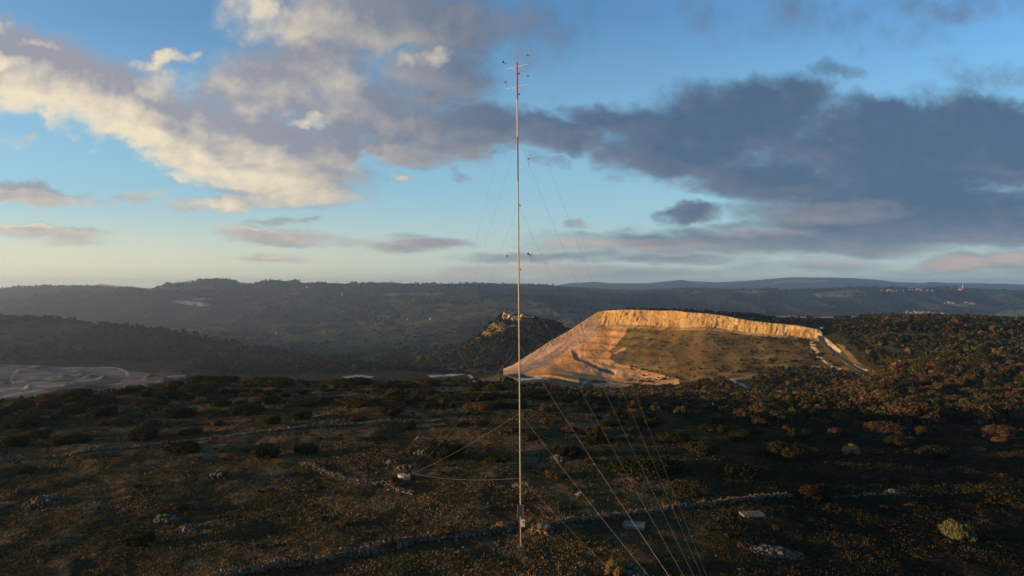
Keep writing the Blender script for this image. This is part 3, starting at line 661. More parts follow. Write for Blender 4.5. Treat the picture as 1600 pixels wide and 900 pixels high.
special = {(1497,845): 'round pale grey-green bush standing alone in the dark field', (958,900): 'golden sunlit bush at the very front beside the guy wires',
 (1331,713): 'small golden bush glowing alone in the dark field', (1275,784): 'dark reddish round bush beyond the end of the lower stone wall', (1010,744): 'broadest dark green thicket crossed by the guy wires',
 (1558,786): 'long dark green thicket at the far end of the lower field', (697,722): 'domed dark shrub right behind the concrete anchor block', (603,862): 'rust coloured bush growing over the lower stone wall'}
for i, o in enumerate(plants):
    if (o[0], o[1]) in special: lab[i] = special[(o[0], o[1])]
for i, (px, py, p, w, k, listed) in enumerate(plants):
    me = BUSH[k][0 if k == 'pale green' else int(sh_r.integers(len(BUSH[k])))]
    o = link('shrub', me); s = w/2/1.02
    o.location = (p.x, p.y, gz(p.x, p.y)-0.06*s); o.rotation_euler = (0, 0, sh_r.uniform(0, 6.28))
    hz_ = 1.0 if not listed else 0.9
    if (px, py) in ((1497,845), (1275,784), (1331,713), (958,900)): hz_ = 1.35
    o.scale = (s, s*sh_r.uniform(.75, 1.0), s*sh_r.uniform(.95, 1.4)*hz_)
    o.scale.z = min(o.scale.z, (3.3 if listed else 2.8)+0.15*s)*(0.88 if py < 625 else 1.0)
    tag(o, lab.get(i) or f'low {k} scrub bush on {zone(px, py)}', 'shrub', f'{k} scrub bushes on {zone(px, py)}' if i not in lab else 'shrubs scattered over the plateau')

# ------------------------------------------------------------------ trees below and beyond the plateau
m_bark = simple('grey_bark', (0.09, 0.07, 0.055), 0.3, 3.0, 0.95)
def tube(pts, rads, sides=6, cap=True):
    """swept tube as arrays"""
    V, Fs = [], []
    P = [Vector(p) for p in pts]
    for i, p in enumerate(P):
        t = (P[min(i+1, len(P)-1)]-P[max(i-1, 0)]).normalized(); u = t.cross(Vector((0.13, 0.97, 0.2))).normalized(); v = t.cross(u)
        for k in range(sides):
            a = 2*math.pi*k/sides; V.append(tuple(p+(u*math.cos(a)+v*math.sin(a))*rads[i]))
    for i in range(len(P)-1):
        for k in range(sides):
            a, b = i*sides+k, i*sides+(k+1) % sides; Fs.append((a, b, b+sides, a+sides))
    if cap and sides == 6:
        for base in (0, (len(P)-1)*sides): Fs += [(base, base+1, base+2, base+3), (base, base+3, base+4, base+5)]
    return np.array(V, float), np.array(Fs, int)
def join(parts):
    V, Fs, n = [], [], 0
    for v, f in parts: V.append(v); Fs.append(f+n); n += len(v)
    return np.concatenate(V), np.concatenate(Fs)
TR = {}
def trunk_mesh(seed):
    r = random.Random(seed); ps = [tube([(0,0,-.06),(r.uniform(-.03,.03),0,.25),(r.uniform(-.05,.05),r.uniform(-.05,.05),.5)], [.05,.04,.03])]
    for k in range(4):
        a = k*1.57+r.uniform(-.5,.5); ps.append(tube([(0,0,.28+.04*k),(math.cos(a)*.2,math.sin(a)*.2,.5),(math.cos(a)*.38,math.sin(a)*.38,.72)], [.026,.018,.008]))
    return mesh_np('trunk', *join(ps))
trunks = [trunk_mesh(s) for s in range(3)]
for t in trunks: t.materials.append(m_bark)
for ki, k in enumerate(('dark green', 'russet', 'olive green')):
    TR[k] = [foliage_mesh('crown', 900+10*ki+v, 0.62, 1.0, 1000, 0.046, 11+v, 0.24, LEAF[k], 0.34) for v in range(3)]
fr = np.random.default_rng(23)
spots = []                                           # (x, y, z, size, kind, px, py)
rows_sorted = {}
def look(px, d):
    c = ci(px)
    if c not in rows_sorted:
        o = np.argsort(D_[:, c]); rows_sorted[c] = (D_[o, c], Z_[o, c], T_[:, 0][o])
    a, b, t = rows_sorted[c]; z = float(np.interp(d, a, b)); return z, float(np.interp(d, a, t)), HY+F*(CAMZ-z)/d
roadpts = np.array([tuple(hit(x, y, 480)) for x, y in ROAD+[(1290,545),(1340,577),(1287,535)]]+[tuple(hit(x, y, 350)) for x, y in TRACK+TRACK2])
def zone_density(px, py, t, d):
    """(trees per square metre, height range, share russet, share olive)"""
    if t < 3.02: return None
    if px > 1385 and t < 9.2:
        if 521 < py < 526.5 and 1400 < px < 1520: return None
        if py < 512: return (0.030, 3.5, 6.5, .12, .25)
        rus = .15 + .40*float(sstep(560, 620, py)); return (0.040, 4.0, 7.0, rus, .22)
    if 1180 < px <= 1385 and t < 6.1: return (0.040, 2.4, 4.6, .42, .22)
    if 1385 >= px > 1305 and 6.1 <= t < 9.2:
        if py < 512+ (px-1300)*0.0: return (0.028, 3, 5.5, .15, .2)
        if py < 505+(px-1290)*0.95 : return (0.042, 3.5, 6.0, .2, .25)
        return (0.004, 1.5, 3, .2, .3)
    if 1000 < px <= 1180 and t < 5.9: return (0.042, 1.8, 3.6, .42, .28)
    if 860 < px <= 1000 and t < 5.0: return (0.022*(0.4+0.6*(px-860)/140), 1.6, 3.4, .4, .3)
    if px <= 860 and t < 4.6 and px > 640: return (0.008, 2.0, 4.5, .25, .2)
    if 985 < px <= 1310 and 6.1 <= t < 6.93:
        f = float(sstep(1100, 1290, px))*0.5+0.12+0.5*float(sstep(560, 600, py)); return ((0.045+0.05*float(sstep(1080, 1200, px)))*f*(0.5+1.2*max(0.0, float(fbm(np.array([px/22]), np.array([d/25]), 2, 501)[0])+.35)), 1.1, 3.0, .25, .4)
    if px > 935 and 8.03 < t < 9.1: return (0.010, 2.0, 4.2, .2, .2)
    if px > 935 and 8.0 < t <= 8.03: return None
    return None
n_try = 0
while n_try < 60000:
    n_try += 1
    d = math.sqrt(fr.uniform(185**2, 1080**2)); px = fr.uniform(600, 1680)
    z, t, py = look(px, d); q = zone_density(px, py, t, d)
    if q is None: continue
    base = 60000/((1680-600)/F*(1080**2-185**2)/2)
    if fr.random() > q[0]/base: continue
    x = (px-HX)/F*d
    if 480 < d < 900 and px > 1100 and np.min(np.hypot(roadpts[:, 0]-x, roadpts[:, 1]-d)) < 7: continue
    if 1135 < px < 1185 and 580 < py < 612: 
        if float(seg_dist(np.array([px]), np.array([py]), TRACK+TRACK2[1:], 1.0)[0]) < 5: continue
    if 1200 < px < 1345 and 491 < py < 497.5 and d < 1100 : continue
    h = q[1]*0.75+(q[2]*1.12-q[1]*0.75)*fr.random()**1.5; u = fr.random()
    spots.append((x, d, z, h, 'russet' if u < q[3] else ('olive green' if u < q[3]+q[4] else 'dark green'), px, py))
print('tree spots', len(spots))
spots.sort(key=lambda s: -s[3]/s[1]*(1 if -20 < s[5] < 1620 else 0))
NOBJ = 270
def tzone(px, py):
    if px > 1385 and py < 560: return 'on the wooded tableland beside the road cutting'
    if px > 1385: return 'on the wooded slope beyond the dark field'
    if px > 1100: return 'in the scrub wood below the quarry road'
    return 'in the scrub between plateau and quarry floor'
for i, (x, y, z, h, k, px, py) in enumerate(spots[:NOBJ]):
    e = empty('oak_tree', (x, y, z-0.1), fr.uniform(0, 6.28)); e.scale = (h*fr.uniform(.9, 1.15),)*2+(h,)
    tag(e, f'{k} crowned small oak {tzone(px, py)}', 'tree', f'{k} crowned oaks {tzone(px, py)}')
    v = int(fr.integers(3)); link('trunk', trunks[v], None, e); link('crown', TR[k][v], None, e)

def clump_cloud(name, sp, n_leaf, label, group_kind, spread=.25, lumps=4, gain=1.0):
    """a mass of trees that reads as one wood: one mesh, trees of clustered leaves"""
    r_ = np.random.default_rng(len(sp)); V, Fs, Cs, n = [], [], [], 0
    tones = {'russet': (0.050,0.028,0.011), 'olive green': (0.028,0.026,0.009), 'dark green': (0.014,0.015,0.006)}
    tpl = []
    for s in range(14):
        c, ra = lump_set(r_, lumps+s % 3, 0.62, 1.0, 0.12)
        q, f, col = leaves(c, ra, n_leaf, 0.62/math.sqrt(n_leaf)*1.9, r_, 0.5, (1, 1, 1), spread); cv, cf = core(c, ra, 0.7)
        cf4 = np.concatenate([cf, cf[:, 2:3]], 1)
        tpl.append((q, f, col, cv, cf))
    VQ, CQ, VT, CT = [], [], [], []
    for (x, y, z, h, k, *_r) in sp:
        q, f, col, cv, cf = tpl[int(r_.integers(14))]; a = r_.uniform(0, 6.28); R = np.array([[math.cos(a), -math.sin(a), 0], [math.sin(a), math.cos(a), 0], [0, 0, 1]])
        t = np.array(tones[k])*gain*r_.uniform(.7, 1.35); sc3 = np.array([h*r_.uniform(.9, 1.2), h, h])
        VQ.append((q*sc3)@R.T+(x, y, z-0.1)); CQ.append(col*t)
        VT.append((cv*sc3)@R.T+(x, y, z-0.1)); CT.append(np.full((len(cv), 3), 0.5)*t)
    ncv = len(tpl[0][3])
    V = np.concatenate(VQ); nq = len(V)//4
    tris, off = [], len(V)
    for v in VT:
        m = len(v)//len(ICO1[0])
        for j in range(m): tris.append(ICO1[1]+off+j*len(ICO1[0]))
        off += len(v)
    T3 = np.concatenate(tris); V = np.concatenate([V]+VT)
    me = bpy.data.meshes.new(name); loops = np.concatenate([np.arange(nq*4), T3.ravel()]).astype(np.int32)
    starts = np.concatenate([np.arange(nq)*4, nq*4+np.arange(len(T3))*3]).astype(np.int32)
    me.vertices.add(len(V)); me.vertices.foreach_set('co', V.astype(np.float32).ravel())
    me.loops.add(len(loops)); me.loops.foreach_set('vertex_index', loops)
    me.polygons.add(len(starts)); me.polygons.foreach_set('loop_start', starts); me.update(calc_edges=True)
    color_attr(me, np.concatenate(CQ+CT)); me.materials.append(m_mass)
    return tag(link(name, me), label, None, None, 'stuff')
m_mass, q_, b_ = material('distant_foliage', 1.0, 0.0)
at_ = m_mass.node_tree.nodes.new('ShaderNodeAttribute'); at_.attribute_name = 'col'; q_.l.new(at_.outputs['Color'], b_.inputs['Base Color'])
sp = []
for _ in range(5200):
    px = fr.uniform(-60, 1660); d = math.sqrt(fr.uniform(95**2, 285**2)); z, t, py = look(px, d); x = (px-HX)/F*d
    if t > 3.15: continue
    a = float(fbm(np.array([x/14]), np.array([d/14]), 3, 601)[0])+0.5*float(sstep(150, 250, d))-0.22
    if a < fr.uniform(0, .35): continue
    h = fr.uniform(.35, 1.0)*(1.2 if d > 170 else .8); u = fr.random()
    sp.append((x, d, z-.1*h, h, 'russet' if u < .35 else ('olive green' if u < .6 else 'dark green'), px, py))
clump_cloud('undergrowth', sp, 34, 'knee high heath and thorn scrub between the larger shrubs', 'scrub', lumps=3)
rest = spots[NOBJ:]
clump_cloud('woodland', [s for s in rest if s[1] < 520], 90, 'mixed russet and green oak scrub covering the slope below the quarry', 'wood', gain=1.8)
clump_cloud('woodland', [s for s in rest if s[1] >= 520], 46, 'dark scrub wood on the quarry tableland and its slopes', 'wood', gain=1.25)
# castle hill, valley sides and the far ridge
sp = []
for _ in range(14000):
    px = fr.uniform(640, 925); d = fr.uniform(1130, 1330); z, t, py = look(px, d)
    if not (488 < py < 590): continue
    x = (px-HX)/F*d
    lit = 735 < px < 812 and 502 < py < 532 and py < 502+(812-px)*0.42+6
    if lit and fr.random() > .08: continue
    if 783 < px < 850 and py < 501: continue
    if px < 740 and fr.random() > .75: continue
    sp.append((x, d, z, fr.uniform(3.0, 6.5), 'dark green' if fr.random() < .8 else 'olive green'))
clump_cloud('woodland', sp[:5200], 22, 'dense dark wood covering the steep castle hill', 'wood', lumps=3, gain=2.2)
sp = []
while len(sp) < 12000:
    px = fr.uniform(-80, 1680); d = math.exp(fr.uniform(math.log(1050), math.log(6200))); z, t, py = look(px, d)
    if (px > 1000 and d < 1500) or py > 592: continue
    x = (px-HX)/F*d
    dens = 0.5+0.9*float(fbm(np.array([x/160]), np.array([d/300]), 3, 201)[0])
    if 2000 < d < 3800: dens -= 0.25
    if fr.random() > dens: continue
    if px < 300 and py > 566 : continue
    sp.append((x, d, z-0.3, fr.uniform(4, 8)*(1+d/5000), 'dark green' if fr.random() < .85 else 'olive green'))
clump_cloud('woodland', sp, 12, 'dark woods and hedgerow trees on the valley sides and far ridges', 'wood', lumps=2, gain=1.25)

# ------------------------------------------------------------------ rocks, walls, grass
def stone_material():
    m, q, b = material('lichened_limestone', 1.0, 0.0)
    at = m.node_tree.nodes.new('ShaderNodeAttribute'); at.attribute_name = 'col'
    ge = m.node_tree.nodes.new('ShaderNodeNewGeometry'); n = q.noise(ge.outputs['Position'], 5.0, 5, 0.65, '3D')
    q.l.new(q.vec('SCALE', at.outputs['Color'], q.math('MULTIPLY_ADD', n, 1.3, 0.35)), b.inputs['Base Color'])
    bp = m.node_tree.nodes.new('ShaderNodeBump'); bp.inputs['Strength'].default_value = 0.7; bp.inputs['Distance'].default_value = 0.05
    q.l.new(n, bp.inputs['Height']); q.l.new(bp.outputs[0], b.inputs['Normal']); return m
m_stone = stone_material()
def stones(P, S, seed, tone=(0.15, 0.132, 0.118), big=False):
    """irregular stones at points P with sizes S as one array"""
    r_ = np.random.default_rng(seed); v0, f0 = ICO2 if big else ICO1; V, Fs, Cs = [], [], []
    for i, (p, s) in enumerate(zip(P, S)):
        v = v0*(1+r_.normal(0, 0.16, (len(v0), 1)))*r_.uniform(.65, 1.3, 3)*s
        a = r_.uniform(0, 6.28); b = r_.uniform(-.5, .5); R = np.array(Matrix.Rotation(a, 3, 'Z')@Matrix.Rotation(b, 3, 'X'))
        V.append(v@R.T+np.array(p)); Fs.append(f0+i*len(v0)); Cs.append(np.tile(np.array(tone)*np.array([.62,.55,.47])*r_.uniform(.4, 1.5)*(1+r_.normal(0, .05, 3)), (len(v0), 1)))
    return np.concatenate(V), np.concatenate(Fs), np.concatenate(Cs)
def stone_obj(name, P, S, seed, tone=(0.15, 0.132, 0.118), big=False):
    v, f, c = stones(P, S, seed, tuple(0.62*t for t in tone) if name == 'rock_pile' else tone, big); me = mesh_np(name, v, f); color_attr(me, c); return link(name, me, m_stone)
def wall(pts, height, width, seed, label, tone=(0.16, 0.14, 0.118), per_m=30, ruin=0.35):
    r_ = np.random.default_rng(seed); W_ = [hit(x, y, 60) for x, y in pts]; P, S = [], []
    for a, b in zip(W_[:-1], W_[1:]):
        L = (b-a).length; n = int(L*per_m); t = (b-a).normalized(); nrm = Vector((-t.y, t.x, 0)).normalized()
        for _ in range(n):
            u = r_.random(); q = a.lerp(b, u); s_al = q.x*0.9+q.y*0.3
            hh = height*(0.55+1.0*ruin*float(vnoise(np.array([s_al/1.6]), np.array([seed*3.1]), 5)[0])+ruin*1.3*float(vnoise(np.array([s_al/7]), np.array([seed*1.7]), 6)[0]))
            if hh < 0.12*height and r_.random() < .6: continue
            zz = r_.random()**0.8*max(hh, 0.1); off = r_.normal(0, 1)*width*0.42*(1-0.5*zz/height)+0.35*float(vnoise(np.array([s_al/6]), np.array([9.1]), seed)[0])
            x, y = q.x+nrm.x*off, q.y+nrm.y*off; s = r_.uniform(.06, .17)*(1.25 if zz < .2 else 1)
            P.append((x, y, gz(x, y)+zz)); S.append(s)
        m = int(L*5)                                  # larger core stones give the wall its body
        for _ in range(m):
            q = a.lerp(b, r_.random()); s_al = q.x*0.9+q.y*0.3; off = 0.35*float(vnoise(np.array([s_al/6]), np.array([9.1]), seed)[0])
            x, y = q.x+nrm.x*off, q.y+nrm.y*off; hh = height*(0.55+1.3*ruin*float(vnoise(np.array([s_al/7]), np.array([seed*1.7]), 6)[0]))
            if hh > .25*height: P.append((x, y, gz(x, y)+hh*0.25)); S.append(hh*r_.uniform(.35, .6))
    o = stone_obj('stone_wall', P, S, seed, tone); return tag(o, label, 'stone wall')
wall([(340,912),(375,900),(440,886),(520,872),(560,868),(600,862),(640,850),(690,842),(745,836),(800,832)], 1.25, 1.25, 3, 'tumbled dry stone wall running from the front edge up to the mast foot')
wall([(832,830),(870,822),(930,814),(985,806),(1040,799),(1080,793),(1150,783),(1195,778),(1235,775)], 1.15, 1.2, 5, 'low rubble stone wall running from the mast towards the dark reddish bush')
wall([(-20,722),(100,713),(200,702),(300,690),(360,684)], 0.9, 1.2, 7, 'faint grey stone wall in the dry grass, near part of the upper field wall', (0.17,0.155,0.14), 9)
wall([(355,684),(440,672),(490,668),(560,664),(620,661),(690,657)], 1.0, 1.1, 9, 'far part of the upper field wall with pale stone capping', (0.21,0.19,0.165), 9)
wall([(472,724),(500,732),(520,742),(545,748),(570,754),(600,757),(618,768),(642,774)], 0.5, 1.6, 12, 'collapsed rubble bank curving through the grass before the anchor block', (0.21,0.175,0.15), 12, .6)
wall([(1255,778),(1310,777),(1350,776),(1400,773),(1440,776)], 0.4, 1.5, 14, 'scattered remains of wall beyond the dark reddish bush', (0.15,0.135,0.12), 4, .6)
def pile(px, py, w, seed, label, tone=(0.22,0.195,0.175), n=90, hgt=.35, asp=.7, big=False):
    r_ = np.random.default_rng(seed); c = hit(px, py, 60); R = w/F*c.y/2; P, S = [], []
    for _ in range(n):
        q = math.sqrt(r_.random()); a = r_.uniform(0, 6.28); x, y = c.x+math.cos(a)*q*R, c.y+math.sin(a)*q*R*asp
        P.append((x, y, gz(x, y)+R*hgt*(1-q*q)*r_.uniform(.6, 1)-.03)); S.append(r_.uniform(.08, .2)*(1.6 if q < .6 else 1)*min(1.4, R/1.6+.4))
    return tag(stone_obj('rock_pile', P, S, seed, tone, big), label, 'rock pile', 'piles of field stones')
pile(68,790,66,31,'wide mound of pale stones in the grass near the frame edge', n=150, hgt=.38)
pile(33,772,34,32,'small stone heap beside the wide pale stone mound', (0.17,0.15,0.14), 60)
pile(345,746,42,33,'isolated grey stone heap with a peaked top in the open grass', n=90, hgt=.45)
pile(262,815,44,34,'whitish stone heap on the slope above the dark round bush', (0.27,0.24,0.22), 100, .3)
pile(295,828,36,35,'tail of whitish rubble running down from the whitish heap', (0.27,0.24,0.22), 80, .25)
pile(302,795,22,36,'little stone heap just behind the whitish rubble', (0.2,0.18,0.16), 40)
pile(654,688,16,37,'tiny pale cairn farthest behind the anchor block', (0.27,0.24,0.21), 40, .5)
pile(660,709,30,38,'pinkish rubble patch beside the tiny pale cairn', (0.25,0.2,0.18), 70, .25)
pile(611,724,30,39,'sunlit rubble just left of the dark domed shrub', (0.25,0.21,0.17), 60, .25)
pile(633,732,34,40,'grey rubble directly behind the concrete anchor block', (0.2,0.19,0.18), 70, .2)
pile(870,721,34,41,'bright stone heap between the shrubs behind the mast', (0.27,0.24,0.20), 80, .4)
pile(908,775,20,42,'small cairn of stones crossed by the guy wires', (0.25,0.23,0.21), 50, .6)
pile(818,760,36,43,'stony patch immediately behind the mast', (0.25,0.20,0.15), 90, .2)
pile(845,830,44,44,'heap of golden lit stones at the broken wall end by the mast', (0.30,0.24,0.17), 130, .3)
pile(1212,865,90,45,'spread of small whitish rubble in the front grass', (0.24,0.22,0.21), 240, .1, .5)
pile(1398,771,30,46,'pale rocks poking out behind the dark reddish bush', (0.25,0.23,0.21), 50, .3)
pile(985,893,50,47,'pebbly rubble beside the golden front bush', (0.2,0.18,0.165), 110, .15)
pile(786,822,22,48,'sunlit stones at the wall end nearest the mast foot', (0.32,0.24,0.14), 50, .4)
pile(445,745,16,49,'few grey stones beside the collapsed rubble bank', (0.2,0.18,0.16), 24, .3)
pile(1000,752,60,50,'thin line of grey rubble below the broadest thicket', (0.17,0.155,0.14), 70, .1, .4)
# loose stones: nobody would count them
r_ = np.random.default_rng(77); P, S = [], []
for _ in range(1500):
    px = r_.uniform(-40, 1640); d = math.sqrt(r_.uniform(78**2, 215**2)); x = (px-HX)/F*d
    if float(vnoise(np.array([x/7]), np.array([d/7]), 301)[0]) < 0.0 and r_.random() > .12: continue
    P.append((x, d, gz(x, d)+.02)); S.append(r_.uniform(.05, .16))
tag(stone_obj('loose_stones', P, S, 78, (0.17,0.15,0.13)), 'pale loose stones strewn over the dry plateau grass', None, None, 'stuff')

# grass tussocks
def grass():
    r_ = np.random.default_rng(5); n = 120000
    u = r_.random(n); d = 76*(262/76)**(u**0.85); px = r_.uniform(-60, 1660, n); x = (px-HX)/F*d
    dens = fbm(x/6, d/6, 3, 71)*1.2+fbm(x/25, d/25, 2, 73)*.6+0.55; keep = r_.random(n) < np.clip(dens, .08, 1); x, d, px = x[keep], d[keep], px[keep]; n = len(x)
    # ground height by bilinear look-up
    ccol = np.clip(np.searchsorted(cols, px), 1, NC-1); z = np.zeros(n)
    for c in np.unique(ccol):
        m = ccol == c; z[m] = np.interp(d[m], D_[:420, c], Z_[:420, c])
    B = 5; N = n*B; X = np.repeat(x, B)+r_.normal(0, .16, N); Y = np.repeat(d, B)+r_.normal(0, .16, N); Zb = np.repeat(z, B)-.03
    hgt = r_.uniform(.08, .34, N)*np.repeat(r_.uniform(.4, 1.25, n), B); a = r_.uniform(0, 6.28, N); w = r_.uniform(.03, .08, N)
    lean = r_.normal(0, .5, N)*hgt; a2 = r_.uniform(0, 6.28, N)
    V = np.stack([np.stack([X-np.cos(a)*w, Y-np.sin(a)*w, Zb], 1), np.stack([X+np.cos(a)*w, Y+np.sin(a)*w, Zb], 1), np.stack([X+np.cos(a2)*lean, Y+np.sin(a2)*lean, Zb+hgt], 1)], 1).reshape(-1, 3)
    f = np.arange(3*N).reshape(N, 3)
    tone = fbm(x/12, d/12, 3, 401); base = np.where((tone > .02)[:, None], np.array([0.062,0.058,0.020]), np.array([0.145,0.102,0.046]))
    base = np.where((r_.random(n) < .12)[:, None], np.array([0.14,0.10,0.055]), base)*r_.uniform(.6, 1.3, n)[:, None]*(1-0.55*sstep(850, 1150, px))[:, None]  # tussocks darkened to the right, the slope's shade put into their colour
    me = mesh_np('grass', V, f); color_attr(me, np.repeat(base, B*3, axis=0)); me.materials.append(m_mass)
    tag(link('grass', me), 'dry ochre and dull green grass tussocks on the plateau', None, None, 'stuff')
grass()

# ------------------------------------------------------------------ the guyed measuring mast
m_red = simple('red_paint', (0.24, 0.014, 0.018), 0.15, 3, 0.45, 0.4)
m_white = simple('white_paint', (0.34, 0.32, 0.30), 0.10, 3, 0.45, 0.4)
m_galv = simple('galvanised_steel', (0.26, 0.225, 0.17), 0.12, 4, 0.5, 0.5, 0.35)
m_black = simple('black_plastic', (0.02, 0.02, 0.022), 0.1, 5, 0.5, 0.4)
m_wire = simple('steel_wire', (0.10, 0.09, 0.075), 0.1, 2, 0.45, 0.5, 0.3)
m_grey = simple('grey_enclosure', (0.20, 0.20, 0.20), 0.1, 4, 0.5, 0.4)
m_panel = simple('panel_glass', (0.06, 0.06, 0.065), 0.1, 4, 0.25, 0.5)
m_conc = simple('weathered_concrete', (0.28, 0.225, 0.155), 0.35, 2.5, 0.95, 0.1, 0, 0.6)
D0 = 90.0
def lift(y): return CAMZ+(HY-y)*D0/F
base = Vector((1.18, D0, gz(1.18, D0))); topz = lift(98)
def axis(z): return Vector((1.18-0.52*z/topz, D0, z))
mast = tag(empty('measuring_mast', base), 'tall slender guyed wind measuring mast with a red and white banded top', 'mast')
def part(name, v, f, mat, parent, smooth=False):
    me = mesh_np(name, np.asarray(v, float)-np.array(parent_origin(parent)), f, smooth); return link(name, me, mat, parent)
def parent_origin(p):
    o = Vector((0, 0, 0))
    while p is not None: o += p.location; p = p.parent
    return tuple(o)
def box(c, s, rz=0.0, rx=0.0, bev=0.0):
    bm = bmesh.new(); bmesh.ops.create_cube(bm, size=1.0); bmesh.ops.scale(bm, vec=s, verts=bm.verts)
    if bev: bmesh.ops.bevel(bm, geom=bm.edges[:], offset=bev, segments=2, affect='EDGES')
    bmesh.ops.rotate(bm, cent=(0, 0, 0), matrix=Matrix.Rotation(rz, 3, 'Z')@Matrix.Rotation(rx, 3, 'X'), verts=bm.verts); bmesh.ops.translate(bm, vec=c, verts=bm.verts)
    bmesh.ops.triangulate(bm, faces=bm.faces); v = np.array([tuple(x.co) for x in bm.verts]); f = np.array([[y.index for y in x.verts] for x in bm.faces]); bm.free(); return v, f
def quads2tris(v, f):
    return v, np.concatenate([f[:, [0, 1, 2]], f[:, [0, 2, 3]]])
bands = [(base.z, lift(540), m_galv), (lift(540), lift(282), m_galv), (lift(282), lift(214), m_red), (lift(214), lift(155), m_white), (lift(155), topz, m_red)]
for a, b, m in bands:
    ps = []; n = max(1, int((b-a)/3.0)); R = 0.10
    ps.append(tube([axis(a), axis(b)], [R, R], 12))
    for k in range(n+1):
        z = a+(b-a)*k/n; ps.append(tube([axis(z-.07+.08*(k == 0)), axis(z+.07-.08*(k == n))], [R*1.32]*2, 12))
    v, f = join(ps); o = part('tube_section', v, f, m, mast)
    if m is m_red: o['label'] = 'red painted mast section'
    if m is m_white: o['label'] = 'white painted mast section'
v, f = tube([axis(topz), axis(lift(76)), axis(lift(55))], [0.045, 0.03, 0.015], 6); part('lightning_rod', v, f, m_galv, mast)
v, f = box(base+Vector((0, 0, .04)), (.9, .9, .2), .3, 0, .02); part('base_plate', v, f, simple('footing_concrete', (.10,.09,.075), .3, 3), mast)
# side booms with their instruments
ga = math.atan2(-33.5, 19.4)                          # booms lie along the line of the two visible guy planes
bd = Vector((0.80, -0.60, 0)).normalized()
def boom(y, length, side, kind, inst_h=1.0):
    z = lift(y); c = axis(z); e = c+bd*side*length
    v, f = join([tube([c, e], [0.022, 0.018], 6), tube([c+Vector((0, 0, -.55)), c+bd*side*0.95+Vector((0, 0, -.03))], [0.02]*2, 6)])
    b = part('side_boom', v, f, m_white, mast)
    v, f = tube([e, e+Vector((0, 0, inst_h))], [0.018]*2, 6); part('instrument_stem', v, f, m_galv, b)
    t = e+Vector((0, 0, inst_h))
    if kind == 'cups':
        ps = [quads2tris(*tube([t-Vector((0,0,.15)), t+Vector((0,0,.05))], [.05,.05], 6))]
        for k in range(3):
            a = k*2.094+.4; p = t+Vector((math.cos(a)*.17, math.sin(a)*.17, 0)); ps.append((ICO1[0]*np.array([.06]*3)+np.array(p), ICO1[1])); ps.append(quads2tris(*tube([t, p], [.015]*2, 6)))
        v, f = join(ps); part('cup_anemometer', v, f, m_black, b)
    else:
        ps = [quads2tris(*tube([t-Vector((.3,0.1,0)), t+Vector((.3,.1,0))], [.02,.02], 6)), box(t+Vector((-.28,-.1,.06)), (.22,.02,.26), .3), quads2tris(*tube([t-Vector((0,0,.3)), t], [.05,.05], 6))]
        v, f = join(ps); part('wind_vane', v, f, m_black, b)
boom(104, 1.75, 1, 'cups', 1.15); boom(104, 1.95, -1, 'vane', 0.9)
boom(135, 1.75, 1, 'cups', 1.05); boom(135, 1.95, -1, 'cups', 0.95)
boom(262, 1.75, 1, 'cups', 1.0)
boom(411, 1.9, 1, 'vane', 1.1); boom(411, 1.9, -1, 'cups', 1.0)
for y, (w, h_), m in ((115,(.16,.24),m_black),(147,(.16,.24),m_black),(321,(.14,.2),m_black),(421,(.14,.2),m_black)):
    v, f = box(axis(lift(y))+Vector((.24, -.02, 0)), (w, .2, h_), 0, 0, .02); part('instrument_box', v, f, m, mast)
# equipment near the foot
zc = lift(797); v, f = box(axis(zc)+Vector((-.05, -.22, 0)), (.72, .05, 1.55), .12, .06, .01); p_ = part('solar_panel', v, f, m_panel, mast)
v, f = join([box(axis(zc)+Vector((-.05+sx_*.37, -.24, 0)), (.05, .07, 1.6), .12, .06) for sx_ in (-1, 1)]); part('panel_frame', v, f, m_grey, p_)
v, f = box(axis(lift(817))+Vector((.33, -.08, 0)), (.44, .34, .95), .1, 0, .03); c_ = part('equipment_cabinet', v, f, simple('cream_cabinet', (.55,.50,.42), .1, 4, .5), mast)
v, f = box(axis(lift(817))+Vector((.35, -.27, .15)), (.3, .02, .3), .1); part('cabinet_lid', v, f, m_grey, c_)
v, f = tube([axis(base.z+.2)+Vector((-.2,-.05,0)), axis(lift(825))+Vector((-.2,-.05,0)), axis(lift(803))+Vector((-.18,-.05,0))], [.03,.03,.03], 6); part('cable_conduit', v, f, simple('rusty_conduit', (.12,.05,.03)), mast)
# guy wires: seven levels down to two anchors
A1 = hit(644, 745, 60)+Vector((0, 0, .55)); A2 = Vector((20.5, 56.5, gz(20.5, 56.5)+.5))
for lv_, y in enumerate((747, 645, 540, 428, 320, 213, 125)):
    for A, r0, sag in ((A1, 0.030, .012), (A2, 0.017, .010)):
        a = axis(lift(y)); pts = []; n = 22; L_ = (A-a).length
        fr_ = 0.020 if (A is A1 and lv_ < 2) else (0.015 if (A is A1 and lv_ == 2) else (0.0055 if A is A1 else [.013,.0115,.010,.009,.0085,.008,.0075][lv_]))
        for k in range(n+1):
            t = k/n; p = a.lerp(A, t); p.z -= L_*sag*(1.3 if lv_ == 0 else 1)*4*t*(1-t); pts.append(p)
        v, f = tube(pts, [fr_]*len(pts), 6); part('guy_wire', v, f, m_wire, mast)
